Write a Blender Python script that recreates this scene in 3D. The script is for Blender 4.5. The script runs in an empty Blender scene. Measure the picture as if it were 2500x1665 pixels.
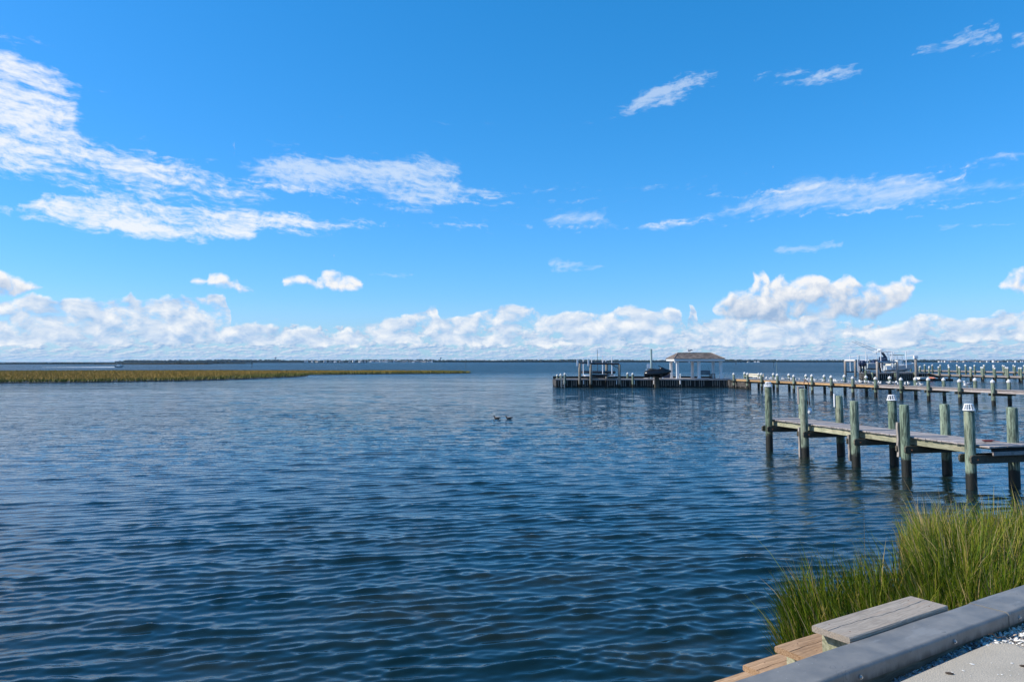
import bpy, math, random
import numpy as np
from mathutils import Vector, Matrix
random.seed(7); rng = np.random.default_rng(11)
R = math.radians
C = bpy.context.scene.collection
SC = bpy.context.scene

# ------------------------------------------------------------------ camera
F = 1853.0; PITCH = R(4.5); CY = 883 - F * math.tan(PITCH); CAM_H = 3.0
cd = bpy.data.cameras.new('camera'); cam = bpy.data.objects.new('camera', cd); C.objects.link(cam)
cam.location = (0, 0, CAM_H); cam.rotation_euler = (R(90) + PITCH, 0, 0)
cd.sensor_width = 36; cd.lens = 36 * F / 2500; cd.shift_y = -(832.5 - CY) / 2500
cd.clip_start = 0.05; cd.clip_end = 40000
SC.camera = cam

def ray(px, py):
    xc = (px - 1250) / F; yc = (CY - py) / F
    return xc, math.cos(PITCH) - yc * math.sin(PITCH), math.sin(PITCH) + yc * math.cos(PITCH)
def at(px, py, z=0.0):
    x, y, zz = ray(px, py); t = (z - CAM_H) / zz
    return x * t, y * t
def uv(px, py):
    x, y, z = ray(px, py)
    return math.atan2(x, y), z / math.hypot(x, y)

# ------------------------------------------------------------------ light
SUN_EL, SUN_AZ = 38.0, 268.0            # azimuth clockwise from +Y (the view direction)
SC.view_settings.view_transform = 'Standard'; SC.view_settings.look = 'None'
SC.view_settings.exposure = 0.24; SC.view_settings.gamma = 1; SC.view_settings.use_curve_mapping = False
sd = bpy.data.lights.new('sun', 'SUN'); sd.energy = 4.8; sd.angle = R(0.53); sd.color = (1, 0.92, 0.80)
so = bpy.data.objects.new('sun', sd); C.objects.link(so)
sv = Vector((math.sin(R(SUN_AZ)) * math.cos(R(SUN_EL)), math.cos(R(SUN_AZ)) * math.cos(R(SUN_EL)), math.sin(R(SUN_EL))))
so.rotation_euler = sv.to_track_quat('Z', 'Y').to_euler(); so.location = (0, 0, 60)

# ------------------------------------------------------------------ node helper
class NB:
    def __init__(s, tree): s.t = tree; s.n = tree.nodes; s.l = tree.links
    def new(s, typ, **k):
        n = s.n.new(typ)
        for a, b in k.items(): setattr(n, a, b)
        return n
    def put(s, sock, v):
        if isinstance(v, bpy.types.NodeSocket): s.l.new(v, sock)
        elif v is not None:
            if isinstance(v, (tuple, list)) and sock.type == 'RGBA' and len(v) == 3: v = (*v, 1)
            sock.default_value = v
    def m(s, op, a, b=None, c=None, clamp=False):
        n = s.new('ShaderNodeMath', operation=op); n.use_clamp = clamp
        s.put(n.inputs[0], a); s.put(n.inputs[1], b)
        if c is not None: s.put(n.inputs[2], c)
        return n.outputs[0]
    def vm(s, op, a, b=None, sc=None):
        n = s.new('ShaderNodeVectorMath', operation=op); s.put(n.inputs[0], a)
        if b is not None: s.put(n.inputs[1], b)
        if sc is not None: s.put(n.inputs[3], sc)
        return n.outputs['Value'] if op in ('LENGTH', 'DISTANCE', 'DOT_PRODUCT') else n.outputs[0]
    def noise(s, v, scale, detail=4, rough=0.5, out=0, dist=0.0):
        n = s.new('ShaderNodeTexNoise'); s.put(n.inputs['Vector'], v); s.put(n.inputs['Scale'], scale)
        n.inputs['Detail'].default_value = detail; n.inputs['Roughness'].default_value = rough; n.inputs['Distortion'].default_value = dist
        return n.outputs[out]
    def voro(s, v, scale, feature='F1', detail=0, rough=0.5, out=0, smooth=None):
        n = s.new('ShaderNodeTexVoronoi', feature=feature); s.put(n.inputs['Vector'], v); n.inputs['Scale'].default_value = scale
        n.inputs['Detail'].default_value = detail; n.inputs['Roughness'].default_value = rough
        if smooth is not None: n.inputs['Smoothness'].default_value = smooth
        return n.outputs[out]
    def mr(s, v, a, b, c=0.0, d=1.0, smooth=True):
        n = s.new('ShaderNodeMapRange', interpolation_type='SMOOTHSTEP' if smooth else 'LINEAR')
        for i, q in enumerate((v, a, b, c, d)): s.put(n.inputs[i], q)
        return n.outputs[0]
    def mix(s, f, a, b, mode='MIX'):
        n = s.new('ShaderNodeMix', data_type='RGBA', blend_type=mode)
        s.put(n.inputs[0], f); s.put(n.inputs[6], a); s.put(n.inputs[7], b)
        return n.outputs[2]
    def ramp(s, f, stops):
        n = s.new('ShaderNodeValToRGB'); cr = n.color_ramp
        while len(cr.elements) < len(stops): cr.elements.new(0.5)
        for e, (p, c) in zip(cr.elements, stops): e.position = p; e.color = (*c, 1)
        s.put(n.inputs[0], f); return n.outputs[0]
    def xyz(s, v):
        n = s.new('ShaderNodeSeparateXYZ'); s.put(n.inputs[0], v); return n.outputs
    def comb(s, x, y, z):
        n = s.new('ShaderNodeCombineXYZ')
        for i, q in enumerate((x, y, z)): s.put(n.inputs[i], q)
        return n.outputs[0]
    def mapping(s, v, loc=(0, 0, 0), rot=(0, 0, 0), sc=(1, 1, 1), vt='POINT'):
        n = s.new('ShaderNodeMapping', vector_type=vt); s.put(n.inputs[0], v)
        n.inputs[1].default_value = loc; n.inputs[2].default_value = rot; n.inputs[3].default_value = sc
        return n.outputs[0]
    def bump(s, h, strength=0.3, dist=0.01, normal=None):
        n = s.new('ShaderNodeBump'); s.put(n.inputs['Height'], h); s.put(n.inputs['Strength'], strength)
        s.put(n.inputs['Distance'], dist)
        if normal is not None: s.put(n.inputs['Normal'], normal)
        return n.outputs[0]

# ------------------------------------------------------------------ sky with clouds (world)
W = bpy.data.worlds.new('World'); SC.world = W; W.use_nodes = True
W.node_tree.nodes.clear(); nb = NB(W.node_tree)
sky = nb.new('ShaderNodeTexSky', sky_type='NISHITA'); sky.sun_disc = False
sky.sun_elevation = R(SUN_EL); sky.sun_rotation = R(SUN_AZ); sky.altitude = 0
sky.air_density = 1.0; sky.dust_density = 0.4; sky.ozone_density = 3.0
hs = nb.new('ShaderNodeHueSaturation'); nb.put(hs.inputs['Color'], sky.outputs[0])
hs.inputs['Saturation'].default_value = 1.30; hs.inputs['Value'].default_value = 1.0
skyc = nb.mix(1.0, hs.outputs[0], (0.79, 1.25, 1.45), 'MULTIPLY')
_r, _g, _b = nb.xyz(skyc)
skyc = nb.comb(nb.m('MULTIPLY', _r, 0.95), nb.m('MULTIPLY', nb.m('POWER', _g, 0.667), 1.83), nb.m('MULTIPLY', nb.m('POWER', _b, 0.8), 1.98))

tc = nb.new('ShaderNodeTexCoord'); dx, dy, dz = nb.xyz(tc.outputs['Generated'])
az = nb.m('ARCTAN2', dx, dy)
hyp = nb.m('SQRT', nb.m('ADD', nb.m('MULTIPLY', dx, dx), nb.m('MULTIPLY', dy, dy)))
vv = nb.m('DIVIDE', dz, nb.m('MAXIMUM', hyp, 0.02))
P = nb.comb(az, vv, 0.0)
def n2(v, scale, detail, rough=0.55, out=0):
    o = nb.noise(v, scale, detail, rough, out); o.node.noise_dimensions = '2D'; return o
def v2(v, scale, detail=0):
    o = nb.voro(v, scale, 'F1', detail, 0.5); o.node.voronoi_dimensions = '2D'; return o
PX = 1.0 / F
class Profile:
    """cloud layer given by its top and base height against azimuth (both kept in one colour ramp)"""
    def __init__(s, pts):
        u0 = uv(pts[0][0], pts[0][1])[0]; u1 = uv(pts[-1][0], pts[-1][1])[0]; s.u0, s.u1 = u0, u1
        s.st = []
        for px, t, b_ in pts:
            u, vt = uv(px, t); _, vb = uv(px, b_); s.st.append(((u - u0) / (u1 - u0), (vt * 1.5, vb * 1.5, 0)))
    def f(s, A, V, soft, cap=1.0):
        pos = nb.m('DIVIDE', nb.m('SUBTRACT', A, s.u0), s.u1 - s.u0, clamp=True)
        r, g, _ = nb.xyz(nb.ramp(pos, s.st))
        k = 1.0 / (1.5 * soft * PX); V15 = nb.m('MULTIPLY', V, 1.5)
        a = nb.m('MINIMUM', nb.m('SUBTRACT', r, V15), nb.m('SUBTRACT', V15, g))
        return nb.m('MINIMUM', nb.m('MULTIPLY', a, k), cap)
LA = Profile([(-60, 95, 430), (0, 100, 428), (50, 122, 432), (100, 148, 436), (150, 190, 440), (182, 225, 444), (195, 285, 446), (210, 322, 446), (250, 350, 448), (300, 362, 452), (350, 370, 470), (385, 384, 490), (440, 398, 500), (500, 418, 508), (560, 438, 510), (600, 452, 500), (650, 470, 480), (665, 485, 460)])
LB = Profile([(40, 515, 505), (60, 500, 520), (95, 478, 530), (150, 484, 548), (200, 490, 562), (280, 488, 575), (360, 492, 582), (430, 500, 584), (500, 498, 588), (560, 502, 588), (610, 512, 588), (630, 516, 562), (720, 526, 564), (790, 538, 561), (840, 546, 557), (900, 546, 557), (955, 549, 552), (965, 556, 545)])
LC = Profile([(570, 405, 395), (590, 390, 412), (620, 385, 436), (700, 380, 455), (800, 377, 466), (900, 380, 474), (950, 380, 505), (1000, 382, 518), (1050, 385, 512), (1100, 400, 500), (1130, 450, 484), (1190, 456, 476), (1212, 463, 470), (1225, 475, 460)])
LD_ = Profile([(1465, 305, 296), (1490, 290, 300), (1525, 255, 282), (1560, 228, 280), (1600, 204, 274), (1640, 188, 264), (1680, 174, 236), (1720, 168, 215), (1755, 162, 190), (1770, 190, 165), (1825, 210, 195), (1840, 188, 215), (1900, 176, 200), (1930, 152, 200), (2000, 148, 208), (2050, 150, 204), (2100, 165, 184), (2120, 180, 168), (2225, 150, 132), (2240, 125, 144), (2280, 108, 140), (2330, 78, 130), (2400, 62, 134), (2440, 60, 112), (2455, 95, 60), (2475, 60, 104), (2560, 55, 110)])
LE = Profile([(1310, 545, 530), (1340, 520, 555), (1400, 510, 554), (1480, 513, 558), (1516, 546, 556), (1545, 562, 545), (1580, 552, 562), (1625, 537, 562), (1690, 541, 550), (1725, 525, 530), (1800, 488, 528), (1880, 472, 528), (1925, 442, 527), (1950, 430, 524), (2000, 430, 521), (2100, 432, 514), (2200, 426, 502), (2300, 432, 478), (2400, 440, 464), (2540, 444, 458)])
LF = Profile([(160, 460, 450), (200, 448, 460), (230, 460, 450), (660, 520, 508), (700, 508, 520), (765, 512, 522), (775, 522, 508), (880, 680, 668), (920, 664, 682), (1010, 662, 674), (1020, 676, 660), (1315, 650, 635), (1340, 630, 658), (1400, 632, 660), (1465, 644, 654), (1480, 660, 640), (1850, 612, 592), (1900, 595, 620), (2050, 596, 612), (2070, 612, 596), (2160, 540, 524), (2180, 526, 540), (2250, 524, 538), (2270, 560, 535), (2300, 545, 560), (2540, 538, 556)])
G1 = Profile([(-60, 630, 728), (0, 654, 728), (40, 668, 728), (95, 684, 716), (130, 692, 708), (142, 708, 692), (460, 700, 684), (472, 678, 700), (500, 674, 700), (508, 660, 702), (536, 664, 702), (552, 676, 704), (585, 680, 720), (615, 690, 726), (635, 706, 724), (645, 724, 704), (668, 690, 680), (682, 666, 694), (730, 668, 702), (760, 678, 710), (775, 670, 714), (800, 658, 716), (830, 657, 716), (860, 668, 712), (885, 682, 704), (900, 704, 684)])
G2 = Profile([(1740, 772, 756), (1750, 736, 784), (1785, 706, 788), (1822, 688, 790), (1836, 664, 792), (1868, 658, 794), (1880, 674, 796), (1892, 664, 797), (1920, 662, 797), (1934, 674, 796), (1965, 664, 794), (2000, 672, 792), (2025, 684, 788), (2040, 672, 782), (2052, 658, 782), (2075, 664, 786), (2110, 686, 796), (2140, 680, 796), (2170, 686, 768), (2200, 672, 745), (2218, 660, 730), (2250, 660, 708), (2265, 676, 694), (2280, 700, 676), (2410, 706, 690), (2428, 684, 710), (2450, 656, 714), (2485, 640, 716), (2560, 628, 716)])
H1 = Profile([(-60, 722, 850), (0, 716, 850), (40, 712, 850), (100, 708, 850), (150, 726, 850), (250, 720, 850), (310, 716, 850), (325, 703, 850), (345, 718, 850), (420, 724, 850), (490, 715, 850), (520, 704, 850), (548, 716, 850), (558, 745, 850), (568, 790, 850), (640, 783, 850), (700, 796, 850), (760, 792, 850), (840, 800, 850), (890, 778, 850), (960, 768, 850), (1010, 760, 850)])
H2 = Profile([(1000, 762, 850), (1040, 752, 850), (1072, 738, 850), (1088, 774, 850), (1150, 764, 850), (1195, 744, 850), (1250, 737, 850), (1300, 744, 850), (1345, 762, 850), (1415, 757, 850), (1480, 764, 850), (1530, 745, 850), (1550, 738, 850), (1590, 756, 850), (1622, 744, 850), (1655, 752, 850), (1672, 792, 850), (1686, 735, 850), (1696, 735, 850), (1708, 775, 850), (1800, 765, 850), (1980, 768, 850), (2110, 785, 845), (2170, 790, 850), (2230, 768, 840), (2270, 758, 838), (2340, 770, 840), (2400, 768, 840), (2440, 748, 845), (2560, 740, 845)])

wc = nb.vm('SUBTRACT', n2(P, 17, 3, 0.5, out=1), (0.5, 0.5, 0.5))
P1 = nb.vm('ADD', P, nb.vm('MULTIPLY', wc, (0.034, 0.014, 0)))
A1, V1, _z = nb.xyz(P1)
# streaky texture of the high clouds (left ones sink to the right, right ones rise)
tilt = nb.mr(az, -0.1, 0.15, 0.10, -0.13)
sk = nb.comb(A1, nb.m('ADD', V1, nb.m('MULTIPLY', A1, tilt)), 0.0)
s1 = n2(nb.vm('MULTIPLY', sk, (9, 50, 0)), 1.0, 6, 0.66)
s2 = n2(nb.vm('MULTIPLY', sk, (75, 150, 0)), 1.0, 3, 0.62)
sn = nb.m('ADD', nb.m('MULTIPLY', nb.m('SUBTRACT', s1, 0.5), 4.2), nb.m('MULTIPLY', nb.m('SUBTRACT', s2, 0.5), 2.2))
def high(prof, soft, bias, wid, opa, k=1.0):
    d = nb.m('ADD', prof.f(A1, V1, soft), nb.m('MULTIPLY', sn, k))
    return nb.m('MULTIPLY', nb.mr(d, bias, bias + wid), opa)
a1 = nb.m('MAXIMUM', high(LA, 40, -0.3, 2.2, 0.95), high(LB, 20, -0.35, 2.0, 0.95))
a2 = nb.m('MAXIMUM', nb.m('MAXIMUM', high(LC, 28, -0.35, 2.2, 0.72), high(LD_, 22, 0.15, 1.6, 0.52, 1.0)), nb.m('MAXIMUM', high(LE, 24, -0.25, 2.0, 0.62, 0.7), high(LF, 9, 0.3, 1.4, 0.36)))
# heaped clouds
def puff(Pv, sc):
    v_ = v2(Pv, 44 * sc, 3); n = n2(Pv, 26 * sc, 6, 0.60)
    return nb.m('ADD', nb.m('MULTIPLY', nb.m('SUBTRACT', 0.38, v_), 0.8), nb.m('MULTIPLY', nb.m('SUBTRACT', n, 0.5), 2.4))
LDx, LDy = -0.0055, 0.0075
P2 = nb.vm('ADD', P1, (LDx, LDy, 0)); A2, V2, _z2 = nb.xyz(P2)
pf1 = puff(P1, 1.0); pf2 = puff(P2, 1.0)
g1 = nb.m('MAXIMUM', G1.f(A1, V1, 13), G2.f(A1, V1, 16)); g2 = nb.m('MAXIMUM', G1.f(A2, V2, 13), G2.f(A2, V2, 16))
c0 = nb.m('ADD', g1, nb.m('MULTIPLY', pf1, 0.85))
ac = nb.mr(c0, -0.1, 0.85)
low = nb.mr(V1, uv(1900, 660)[1], uv(1900, 790)[1], 0.26, -0.46)
lc = nb.m('ADD', nb.m('ADD', 0.66, low), nb.m('ADD', nb.m('MULTIPLY', nb.m('SUBTRACT', g1, g2), 0.30), nb.m('MULTIPLY', nb.m('SUBTRACT', pf1, pf2), 0.55)), clamp=True)
# bank of heaps along the horizon
sq = nb.vm('MULTIPLY', P1, (1.0, 1.55, 0)); qf1 = puff(sq, 0.86); qf2 = puff(nb.vm('ADD', sq, (-0.006, 0.014, 0)), 0.86)
h1 = nb.m('MAXIMUM', nb.m('MULTIPLY', nb.m('GREATER_THAN', uv(1005, 760)[0], A1), 9.0), -9.0)
hh1 = nb.m('MAXIMUM', nb.m('SUBTRACT', H1.f(A1, V1, 14, 1.0), nb.m('MULTIPLY', nb.m('GREATER_THAN', A1, uv(1005, 760)[0]), 9.0)), nb.m('SUBTRACT', H2.f(A1, V1, 14, 0.95), nb.m('MULTIPLY', nb.m('LESS_THAN', A1, uv(1005, 760)[0]), 9.0)))
b0 = nb.m('ADD', hh1, nb.m('MULTIPLY', qf1, 0.95))
ab = nb.mr(b0, 0.0, 0.75)
lb = nb.m('ADD', nb.m('ADD', 0.50, nb.m('MULTIPLY', nb.m('SUBTRACT', 0.9, hh1), 0.48)), nb.m('MULTIPLY', nb.m('SUBTRACT', qf1, qf2), 0.62), clamp=True)
# small broken clouds flattened by distance
lv = nb.m('LOGARITHM', nb.m('ADD', nb.m('MAXIMUM', vv, 0.0), 0.010), math.e)
Q = nb.comb(nb.m('MULTIPLY', az, 58), nb.m('MULTIPLY', lv, 5.0), 0.0)
q0 = n2(Q, 1.0, 5, 0.62); q1 = n2(nb.vm('ADD', Q, (-0.12, 0.22, 0)), 1.0, 4, 0.62)
qm = nb.mr(vv, 0.030, 0.062, 0.06, -0.30)
aq = nb.m('MULTIPLY', nb.mr(nb.m('ADD', q0, qm), 0.45, 0.56), 0.92)
lq = nb.m('ADD', 0.5, nb.m('MULTIPLY', nb.m('SUBTRACT', q0, q1), 3.0), clamp=True)
col = nb.mix(nb.mr(vv, 0.0, 0.09, 0.55, 0.0), skyc, (4.3, 6.8, 9.0))
col = nb.mix(aq, col, nb.mix(lq, (2.5, 4.5, 7.4), (7.2, 8.0, 9.1)))
col = nb.mix(ab, col, nb.mix(lb, (3.6, 5.6, 8.4), (9.3, 9.6, 9.9)))
col = nb.mix(ac, col, nb.mix(lc, (3.4, 4.9, 7.2), (9.3, 9.4, 9.6)))
col = nb.mix(a2, col, (7.4, 8.5, 9.9)); col = nb.mix(a1, col, (9.0, 9.4, 9.9))
bg = nb.new('ShaderNodeBackground'); nb.put(bg.inputs[0], col); bg.inputs[1].default_value = 0.085
wo = nb.new('ShaderNodeOutputWorld'); nb.l.new(bg.outputs[0], wo.inputs[0])
W.cycles.sampling_method = 'MANUAL'; W.cycles.sample_map_resolution = 512

# ------------------------------------------------------------------ materials
MATS = {}
def mat(name):
    m = bpy.data.materials.new(name); m.use_nodes = True; m.node_tree.nodes.clear()
    b = NB(m.node_tree); p = b.new('ShaderNodeBsdfPrincipled'); o = b.new('ShaderNodeOutputMaterial')
    b.l.new(p.outputs[0], o.inputs[0]); MATS[name] = m
    return m, b, p, o
def plain(name, col, rough=0.6, metal=0.0, var=0.12, scale=8.0, bump=0.0):
    m, b, p, o = mat(name)
    t = b.new('ShaderNodeTexCoord').outputs['Object']
    n = b.noise(t, scale, 5, 0.6)
    oi = b.new('ShaderNodeObjectInfo').outputs['Random']
    f = b.m('ADD', b.m('MULTIPLY', n, var * 2), b.m('MULTIPLY', oi, var * 0.6))
    c = b.mix(1.0, tuple(col), b.comb(*[b.m('ADD', 1 - var * 1.3, f)] * 3), 'MULTIPLY')
    b.put(p.inputs['Base Color'], c); p.inputs['Roughness'].default_value = rough; p.inputs['Metallic'].default_value = metal
    if bump: b.put(p.inputs['Normal'], b.bump(n, 0.5, bump))
    return m
def wood(name, c_dark, c_light, c_stain, wet=None, grain=(3, 60, 60), rough=0.85, axis_rings=False, bump=0.004, wl=0.42):
    """timber: long grain along local x, knots, stains; optional dark wet zone by height above the water"""
    m, b, p, o = mat(name)
    t = b.new('ShaderNodeTexCoord').outputs['Object']
    oi = b.new('ShaderNodeObjectInfo').outputs['Random']
    off = b.comb(b.m('MULTIPLY', oi, 37.0), b.m('MULTIPLY', oi, 11.0), b.m('MULTIPLY', oi, 23.0))
    tt = b.vm('ADD', t, off)
    w = b.vm('SCALE', b.noise(tt, 2.2, 3, 0.5, out=1), sc=0.10)
    tw = b.vm('ADD', tt, w)
    g = b.noise(b.mapping(tw, sc=grain), 1.0, 6, 0.65)
    g2 = b.noise(b.mapping(tw, sc=tuple(q * 0.25 for q in grain)), 1.0, 4, 0.55)
    st = b.noise(tt, 3.1, 5, 0.6)
    c = b.mix(b.mr(g, 0.36, 0.62), c_dark, c_light)
    c = b.mix(b.mr(g2, 0.50, 0.70, 0, 0.6), c, c_stain)
    c = b.mix(b.mr(st, 0.52, 0.70, 0, 0.6), c, tuple(q * 0.6 for q in c_dark))
    h = g
    if axis_rings:
        s = b.xyz(b.vm('ADD', t, b.vm('SCALE', b.noise(b.mapping(tt, sc=(0.6, 6, 6)), 1.0, 3, 0.5, out=1), sc=0.035)))
        r = b.m('SQRT', b.m('ADD', b.m('POWER', b.m('SUBTRACT', s[1], 0.11), 2.0), b.m('POWER', b.m('ADD', s[2], 0.11), 2.0)))
        ring = b.m('SINE', b.m('MULTIPLY', r, 780.0))
        nx_ = b.m('ABSOLUTE', b.xyz(b.new('ShaderNodeTexCoord').outputs['Normal'])[0])
        c = b.mix(b.m('MULTIPLY', b.mr(ring, 0.0, 1.0), b.m('ADD', 0.16, b.m('MULTIPLY', nx_, 0.55))), c, tuple(q * 0.30 for q in c_dark))
        h = b.m('SUBTRACT', g, b.m('MULTIPLY', ring, 0.15))
    br = b.m('ADD', 0.8, b.m('MULTIPLY', oi, 0.4))
    c = b.mix(1.0, c, b.comb(br, br, br), 'MULTIPLY')
    if wet is not None:
        gp = b.new('ShaderNodeNewGeometry').outputs['Position']
        z = b.xyz(gp)[2]
        zz = b.m('ADD', z, b.m('MULTIPLY', b.m('SUBTRACT', b.noise(gp, 5.0, 5, 0.65), 0.5), 0.35))
        f = b.mr(b.m('ADD', zz, b.m('MULTIPLY', b.m('SUBTRACT', oi, 0.5), 0.22)), wl - 0.05, wl + 0.06)
        c = b.mix(b.m('MULTIPLY', oi, 0.30), c, b.mix(b.mr(g, 0.36, 0.62), (0.10, 0.095, 0.075), (0.33, 0.32, 0.28)))
        c = b.mix(f, wet, c)
        b.put(p.inputs['Roughness'], b.m('ADD', 0.55, b.m('MULTIPLY', f, 0.33)))
    else: p.inputs['Roughness'].default_value = rough
    b.put(p.inputs['Base Color'], c)
    b.put(p.inputs['Normal'], b.bump(h, 0.8, bump))
    return m

wood('piling_wood', (0.028, 0.052, 0.034), (0.23, 0.32, 0.225), (0.28, 0.27, 0.17), wet=(0.012, 0.012, 0.007), grain=(26, 26, 2.2), bump=0.012)
wood('deck_wood', (0.23, 0.20, 0.19), (0.42, 0.38, 0.36), (0.36, 0.31, 0.27), grain=(3, 60, 60))
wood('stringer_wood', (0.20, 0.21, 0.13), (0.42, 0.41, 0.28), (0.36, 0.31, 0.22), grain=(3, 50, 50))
wood('warm_stringer_wood', (0.34, 0.21, 0.10), (0.58, 0.38, 0.19), (0.46, 0.30, 0.17), grain=(3, 50, 50))
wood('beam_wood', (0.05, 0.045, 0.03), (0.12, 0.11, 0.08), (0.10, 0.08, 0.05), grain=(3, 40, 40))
wood('dark_board_wood', (0.006, 0.006, 0.005), (0.018, 0.016, 0.013), (0.014, 0.012, 0.009), grain=(20, 20, 2))
wood('weathered_post_wood', (0.09, 0.085, 0.07), (0.24, 0.22, 0.18), (0.18, 0.15, 0.11), wet=(0.012, 0.012, 0.007), grain=(20, 20, 2))
wood('batten_wood', (0.20, 0.175, 0.15), (0.38, 0.34, 0.30), (0.28, 0.24, 0.2), grain=(20, 20, 2))
wood('grey_tread_wood', (0.33, 0.28, 0.225), (0.47, 0.40, 0.32), (0.45, 0.34, 0.25), grain=(1.6, 95, 95), axis_rings=True)
wood('brown_tread_wood', (0.32, 0.185, 0.09), (0.54, 0.34, 0.19), (0.42, 0.26, 0.14), grain=(1.6, 95, 95), axis_rings=True)
plain('white_paint', (0.78, 0.78, 0.76), 0.5, var=0.08)
plain('white_plastic', (0.80, 0.80, 0.80), 0.35, var=0.05)
plain('cap_plastic', (0.60, 0.60, 0.58), 0.5, var=0.08)
plain('galvanised', (0.55, 0.57, 0.58), 0.35, 0.9)
plain('dark_steel', (0.05, 0.05, 0.055), 0.45, 0.3)
plain('rust', (0.14, 0.055, 0.03), 0.8, var=0.4, scale=20)
plain('black_gloss', (0.010, 0.010, 0.012), 0.22)
plain('black_rubber', (0.02, 0.02, 0.022), 0.6)
plain('navy', (0.012, 0.025, 0.07), 0.4)
plain('grey_gelcoat', (0.42, 0.47, 0.50), 0.25)
plain('white_gelcoat', (0.78, 0.79, 0.78), 0.22, var=0.05)
plain('cream_vinyl', (0.66, 0.60, 0.46), 0.5)
plain('tinted_acrylic', (0.05, 0.08, 0.14), 0.08)
plain('pole_blue', (0.15, 0.23, 0.24), 0.5)
plain('gull_white', (0.82, 0.82, 0.80), 0.8)
plain('gull_grey', (0.34, 0.36, 0.38), 0.8)
plain('gull_dark', (0.03, 0.03, 0.03), 0.7)
plain('orange_beak', (0.6, 0.35, 0.05), 0.5)
plain('duck_brown', (0.075, 0.055, 0.045), 0.8, var=0.4, scale=60)
plain('duck_pale', (0.24, 0.21, 0.19), 0.8, var=0.3, scale=60)
plain('salmon_paint', (0.55, 0.20, 0.13), 0.5)
plain('red_rope', (0.22, 0.05, 0.045), 0.8)
plain('shell_white', (0.72, 0.69, 0.62), 0.55, var=0.2, scale=40)
plain('shell_tan', (0.42, 0.33, 0.24), 0.6, var=0.3, scale=40)
plain('shell_grey', (0.25, 0.26, 0.28), 0.6, var=0.3, scale=40)
plain('dark_twig', (0.05, 0.035, 0.025), 0.8)
plain('house_white', (0.70, 0.70, 0.68), 0.7)
plain('house_roof', (0.16, 0.15, 0.15), 0.8)
plain('house_sand', (0.45, 0.40, 0.33), 0.8)
plain('foam', (0.85, 0.88, 0.9), 0.7)
plain('mud', (0.045, 0.035, 0.022), 0.55, var=0.4, scale=3, bump=0.02)
plain('sandy_ground', (0.22, 0.18, 0.13), 0.9, var=0.3, scale=12, bump=0.02)
plain('woods', (0.010, 0.022, 0.012), 0.9, var=0.4, scale=0.05)
plain('far_marsh', (0.06, 0.045, 0.02), 0.9, var=0.4, scale=0.05)
plain('marker_green', (0.02, 0.06, 0.04), 0.6)

# grey vinyl cap with scuffs and water rings
m, b, p, o = mat('grey_vinyl')
t = b.new('ShaderNodeTexCoord').outputs['Object']
n1 = b.noise(t, 5, 6, 0.6); n2 = b.noise(t, 60, 4, 0.6)
tw = b.vm('ADD', t, b.vm('SCALE', b.vm('SUBTRACT', b.noise(t, 7, 4, 0.6, out=1), (0.5, 0.5, 0.5)), sc=0.10))
d1 = b.voro(b.vm('MULTIPLY', tw, (1, 1.5, 0.2)), 11.0, 'F1')
ringm = b.m('SUBTRACT', 1.0, b.mr(b.m('ABSOLUTE', b.m('SUBTRACT', d1, 0.30)), 0.0, 0.022))
ringm = b.m('MULTIPLY', ringm, b.mr(b.noise(t, 3.3, 3, 0.5), 0.48, 0.60))
c = b.mix(b.mr(n1, 0.3, 0.7), (0.15, 0.143, 0.13), (0.225, 0.213, 0.192))
c = b.mix(b.m('MULTIPLY', ringm, 0.75), c, (0.04, 0.042, 0.045))
c = b.mix(b.mr(b.noise(b.mapping(t, sc=(2.0, 9, 3)), 1.0, 6, 0.68), 0.56, 0.66, 0, 0.55), c, (0.26, 0.255, 0.24))
sp = b.mr(b.voro(t, 26.0, 'F1'), 0.0, 0.10, 1.0, 0.0)
c = b.mix(b.m('MULTIPLY', sp, b.mr(b.noise(t, 2.1, 2, 0.5), 0.55, 0.62)), c, (0.7, 0.7, 0.68))
c = b.mix(b.mr(n2, 0.60, 0.72, 0, 0.35), c, (0.12, 0.13, 0.14))
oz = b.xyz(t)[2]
grime_shade = b.m('MULTIPLY', b.mr(b.m('ADD', oz, b.m('MULTIPLY', b.noise(b.mapping(t, sc=(16, 3, 2)), 1.0, 5, 0.65), -0.10)), 1.11, 1.165, 1.0, 0.0), 0.85)  # grime low on the skirt, also painted in to deepen its shade
c = b.mix(grime_shade, c, (0.045, 0.042, 0.036))
b.put(p.inputs['Base Color'], c); b.put(p.inputs['Roughness'], b.m('ADD', 0.36, b.m('MULTIPLY', n1, 0.25)))
b.put(p.inputs['Normal'], b.bump(b.m('ADD', n2, n1), 0.25, 0.003))

# concrete walkway
m, b, p, o = mat('concrete')
t = b.new('ShaderNodeTexCoord').outputs['Object']
n1 = b.noise(t, 2.2, 6, 0.6); n2 = b.noise(t, 160, 3, 0.6); n3 = b.voro(t, 90, 'F1')
c = b.mix(b.mr(n1, 0.3, 0.7), (0.40, 0.35, 0.265), (0.55, 0.48, 0.37))
c = b.mix(b.mr(n2, 0.40, 0.66), c, (0.26, 0.24, 0.21))
c = b.mix(b.mr(n3, 0.0, 0.22, 0.8, 0.0), c, (0.15, 0.13, 0.11))
c = b.mix(b.mr(b.noise(t, 7, 5, 0.65), 0.66, 0.74, 0, 0.7), c, (0.10, 0.08, 0.06))
b.put(p.inputs['Base Color'], c); p.inputs['Roughness'].default_value = 0.9
b.put(p.inputs['Normal'], b.bump(b.m('ADD', n2, n3), 0.5, 0.003))

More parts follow.
